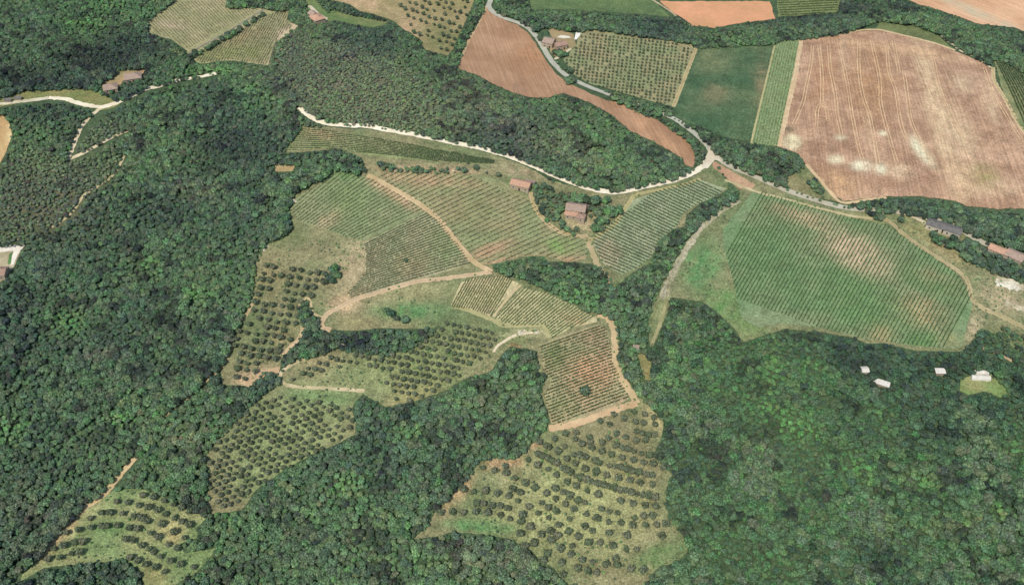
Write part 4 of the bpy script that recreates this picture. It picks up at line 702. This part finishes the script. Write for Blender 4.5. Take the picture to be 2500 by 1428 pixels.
# ------------------------------------------------------------ olive trees
OL = []   # px, py, radius in m, grove
for s in '1464,1028 1498,1011 1488,1036 1523,1022 1548,1005 1574,1011 1551,1030 1571,1033 1596,1019 1599,1036 1380,1058 1406,1056 1352,1072 1316,1078 1333,1089 1403,1072 1439,1067 1470,1081 1504,1058 1526,1067 1554,1053 1568,1058 1582,1061 1599,1061 1422,1084 1442,1092 1506,1086 1554,1075 1576,1075 1440,1080 1484,1070'.split():
    a, b = s.split(','); OL.append((float(a), float(b), 1.75, 'A'))
for s in ('1130,185 1210,230 1290,270 1260,150 1350,220 1440,155 1500,200 1590,235 1670,265 1755,290 1850,320 1950,345 2035,360 2120,375 2205,405 1680,185 1790,215 1850,235 1900,245 1950,260 2020,280 2090,300 1970,170 2060,160 1120,290 1160,305 1200,325 1240,345 1280,370 1330,415 1370,430 1400,450 1450,480 1490,495 '
 '1530,510 1570,530 1630,545 1680,560 1730,570 1780,585 1830,600 1880,610 1930,625 1980,635 2030,645 2080,655 2140,665 1430,290 1480,300 1530,320 1610,345 1650,365 1740,385 1790,395 1840,405 1890,420 1940,440 1990,450 2060,470 2110,475 1370,330 1440,370 1530,420 1620,445 1715,475 1815,500 1915,515 2005,540 2115,555 '
 '1030,335 1115,385 1205,420 1280,470 1370,530 1450,570 1545,605 1640,645 1835,700 1945,720 2050,740 2145,745 640,405 735,430 830,395 840,455 915,495 1005,545 1090,580 1190,630 1265,595 1335,620 1270,670 1395,655 1465,690 1525,710 1670,770 1735,785 1810,800 470,600 555,610 655,610 765,630 860,655 895,600 965,625 945,695 '
 '1040,745 1150,710 1210,755 1120,800 1210,840 1275,790 1355,725 1430,770 1540,810 1630,850 1390,850 580,715 645,720 715,740 790,740 855,760 265,800 370,795 465,795 575,790 680,800 790,820 875,850 970,880 1050,925 980,820 1290,905 1225,965 1145,990 1380,960 1285,1000 1230,1045 1470,1010 1525,920 1590,955 1560,1060 '
 '1660,1060 1735,980 1735,880 1840,890 1940,910 2055,910 2150,905 2235,900 1895,1000 2195,1005 2110,830 1960,840 2035,830 1310,1115 1400,1165 1415,1085 1770,1090 1885,1115 1980,1115 1500,1215 1590,1225 1710,1250 1790,1200 1810,1260 1930,1290 2035,1300 1325,1235 1335,1340 1465,1290 1550,1310 1630,1320 1165,1220 1000,1090 1080,1065 965,985 1195,1155').split():
    a, b = s.split(','); OL.append((1000+float(a)/3.57, 1028+float(b)/3.57, random.choice((1.55,1.8,2.0,1.9,2.15)), 'A'))
for s in ('1165,695 1250,715 1340,740 1415,770 1480,800 1545,830 950,750 1040,755 1130,780 1210,795 1280,820 1345,850 1000,845 1090,865 1150,885 1195,910 900,840 830,840 735,880 1420,880 1480,910 1540,940 1320,935 640,980 540,1000 740,960 830,950 870,945 960,945 1050,965 1120,975 1225,1005 1290,1040 1420,995 1500,1040 605,1080 675,1075 '
 '515,1110 1030,1055 1085,1065 1150,1105 1210,1130 1370,1095 1440,1130 1245,1160 580,1170 650,1165 490,1200 390,1215 1305,1195 1390,1230 1470,1260 1190,1260 1265,1285 1060,1200 1340,1320 1580,1280 440,1130 1120,1230').split():
    a, b = s.split(','); OL.append((float(a)/3.337, 1000+float(b)/3.337, random.choice((1.5,1.8,2.0,1.65)), 'B'))
def lattice(grove, poly, org, a, b, r, miss=.06, jit=2.0):
    for i in range(-60, 61):
        for j in range(-60, 61):
            x = org[0]+a[0]*i+b[0]*j+random.uniform(-jit, jit); y = org[1]+a[1]*i+b[1]*j+random.uniform(-jit, jit)*.8
            if random.random() > miss and inside([x], [y], poly)[0]: OL.append((x, y, r*random.uniform(.8,1.2), grove))
lattice('C', [(640,975),(700,966),(760,978),(830,990),(862,1000),(866,1040),(814,1085),(760,1105),(690,1148),(630,1185),(585,1230),(530,1240),(512,1190),(508,1110),(557,1048)], (669.6,1105), (12.8,10.2), (5.6,-16.4), 1.35, .07, 1.6)
lattice('D', [(640,650),(700,640),(775,660),(800,700),(770,730),(720,750),(728,790),(700,850),(680,880),(650,895),(600,930),(556,925),(568,860),(575,820),(606,770),(620,728)], (640,760), (-5,18), (21,3), 1.75, .1, 2.4)
lattice('E', [(1075,790),(1130,782),(1205,810),(1218,835),(1180,880),(1110,925),(1040,965),(985,990),(940,960),(930,900),(880,885),(800,900),(745,922),(712,925),(780,870),(830,862),(930,872),(1015,852)], (950,900), (11.5,-15), (16,3), 1.45, .06, 1.5)
lattice('F', [(1446,76),(1420,84),(1410,112),(1380,148),(1404,180),(1440,202),(1508,222),(1578,242),(1638,256),(1690,124),(1684,110),(1620,100),(1508,83)], (1500,150), (9.6,1.1), (-1,7.6), 1.15, .07, .9)
lattice('G', [(960,5),(1010,-8),(1100,-20),(1160,-30),(1150,12),(1108,108),(1092,134),(1045,118),(1010,92),(1000,70),(975,55),(990,30)], (1050,40), (15,5), (-8,14), 2.0, .18, 3.2)
o = np.array([(p[0], p[1], p[2]) for p in OL]); ox, oy = at(o[:,0], o[:,1], 1.9); od = oy*cp-(ground(ox, oy)-CH)*sp
osc = o[:,2]/1.58; osc[o[:,1] < 300] *= .85; order = np.argsort(-osc/od*np.array([{'A':2.2,'B':2.2}.get(p[3], 1.0) for p in OL]))
OLAB = {'A': ('rounded grey green olive tree in the big terraced grove at the bottom centre', 'olive trees of the bottom centre grove'), 'B': ('rounded olive tree in the small grove at the bottom left corner', 'olive trees of the bottom left grove'),
 'C': ('small round olive tree in the sloping grove above the bottom left grove', 'olive trees of the sloping left grove'), 'D': ('dusty olive tree on the dry slope left of the vineyards', 'olive trees of the dry left slope'), 'E': ('small young olive tree in the long planted rows below the vineyards', 'young olive trees below the vineyards'),
 'F': ('orchard tree in the neat far rows beside the grey road', 'far orchard trees'), 'G': ('olive tree on the pale dry field at the top', 'olive trees at the top')}
for q in order[:300]:
    lb = OLAB[OL[q][3]]; tree('olive', int(q) % 6, 'olive_tree', float(ox[q]), float(oy[q]), float(osc[q]), random.uniform(0, 6.28), lb[0], lb[1], 'olive tree')
rest = order[300:]; ot = np.ones((len(rest), 3))*rng.uniform(.8,1.2,(len(rest), 1)); ot[o[rest,1] < 300] *= np.array([.92,1.0,.95])
scatter_object('olive_orchards', 'olive', ox[rest], oy[rest], osc[rest], rng.integers(0, 6, len(rest)), ot-1, 'smaller olive and orchard trees planted in rows in the farther groves', 'olive trees')
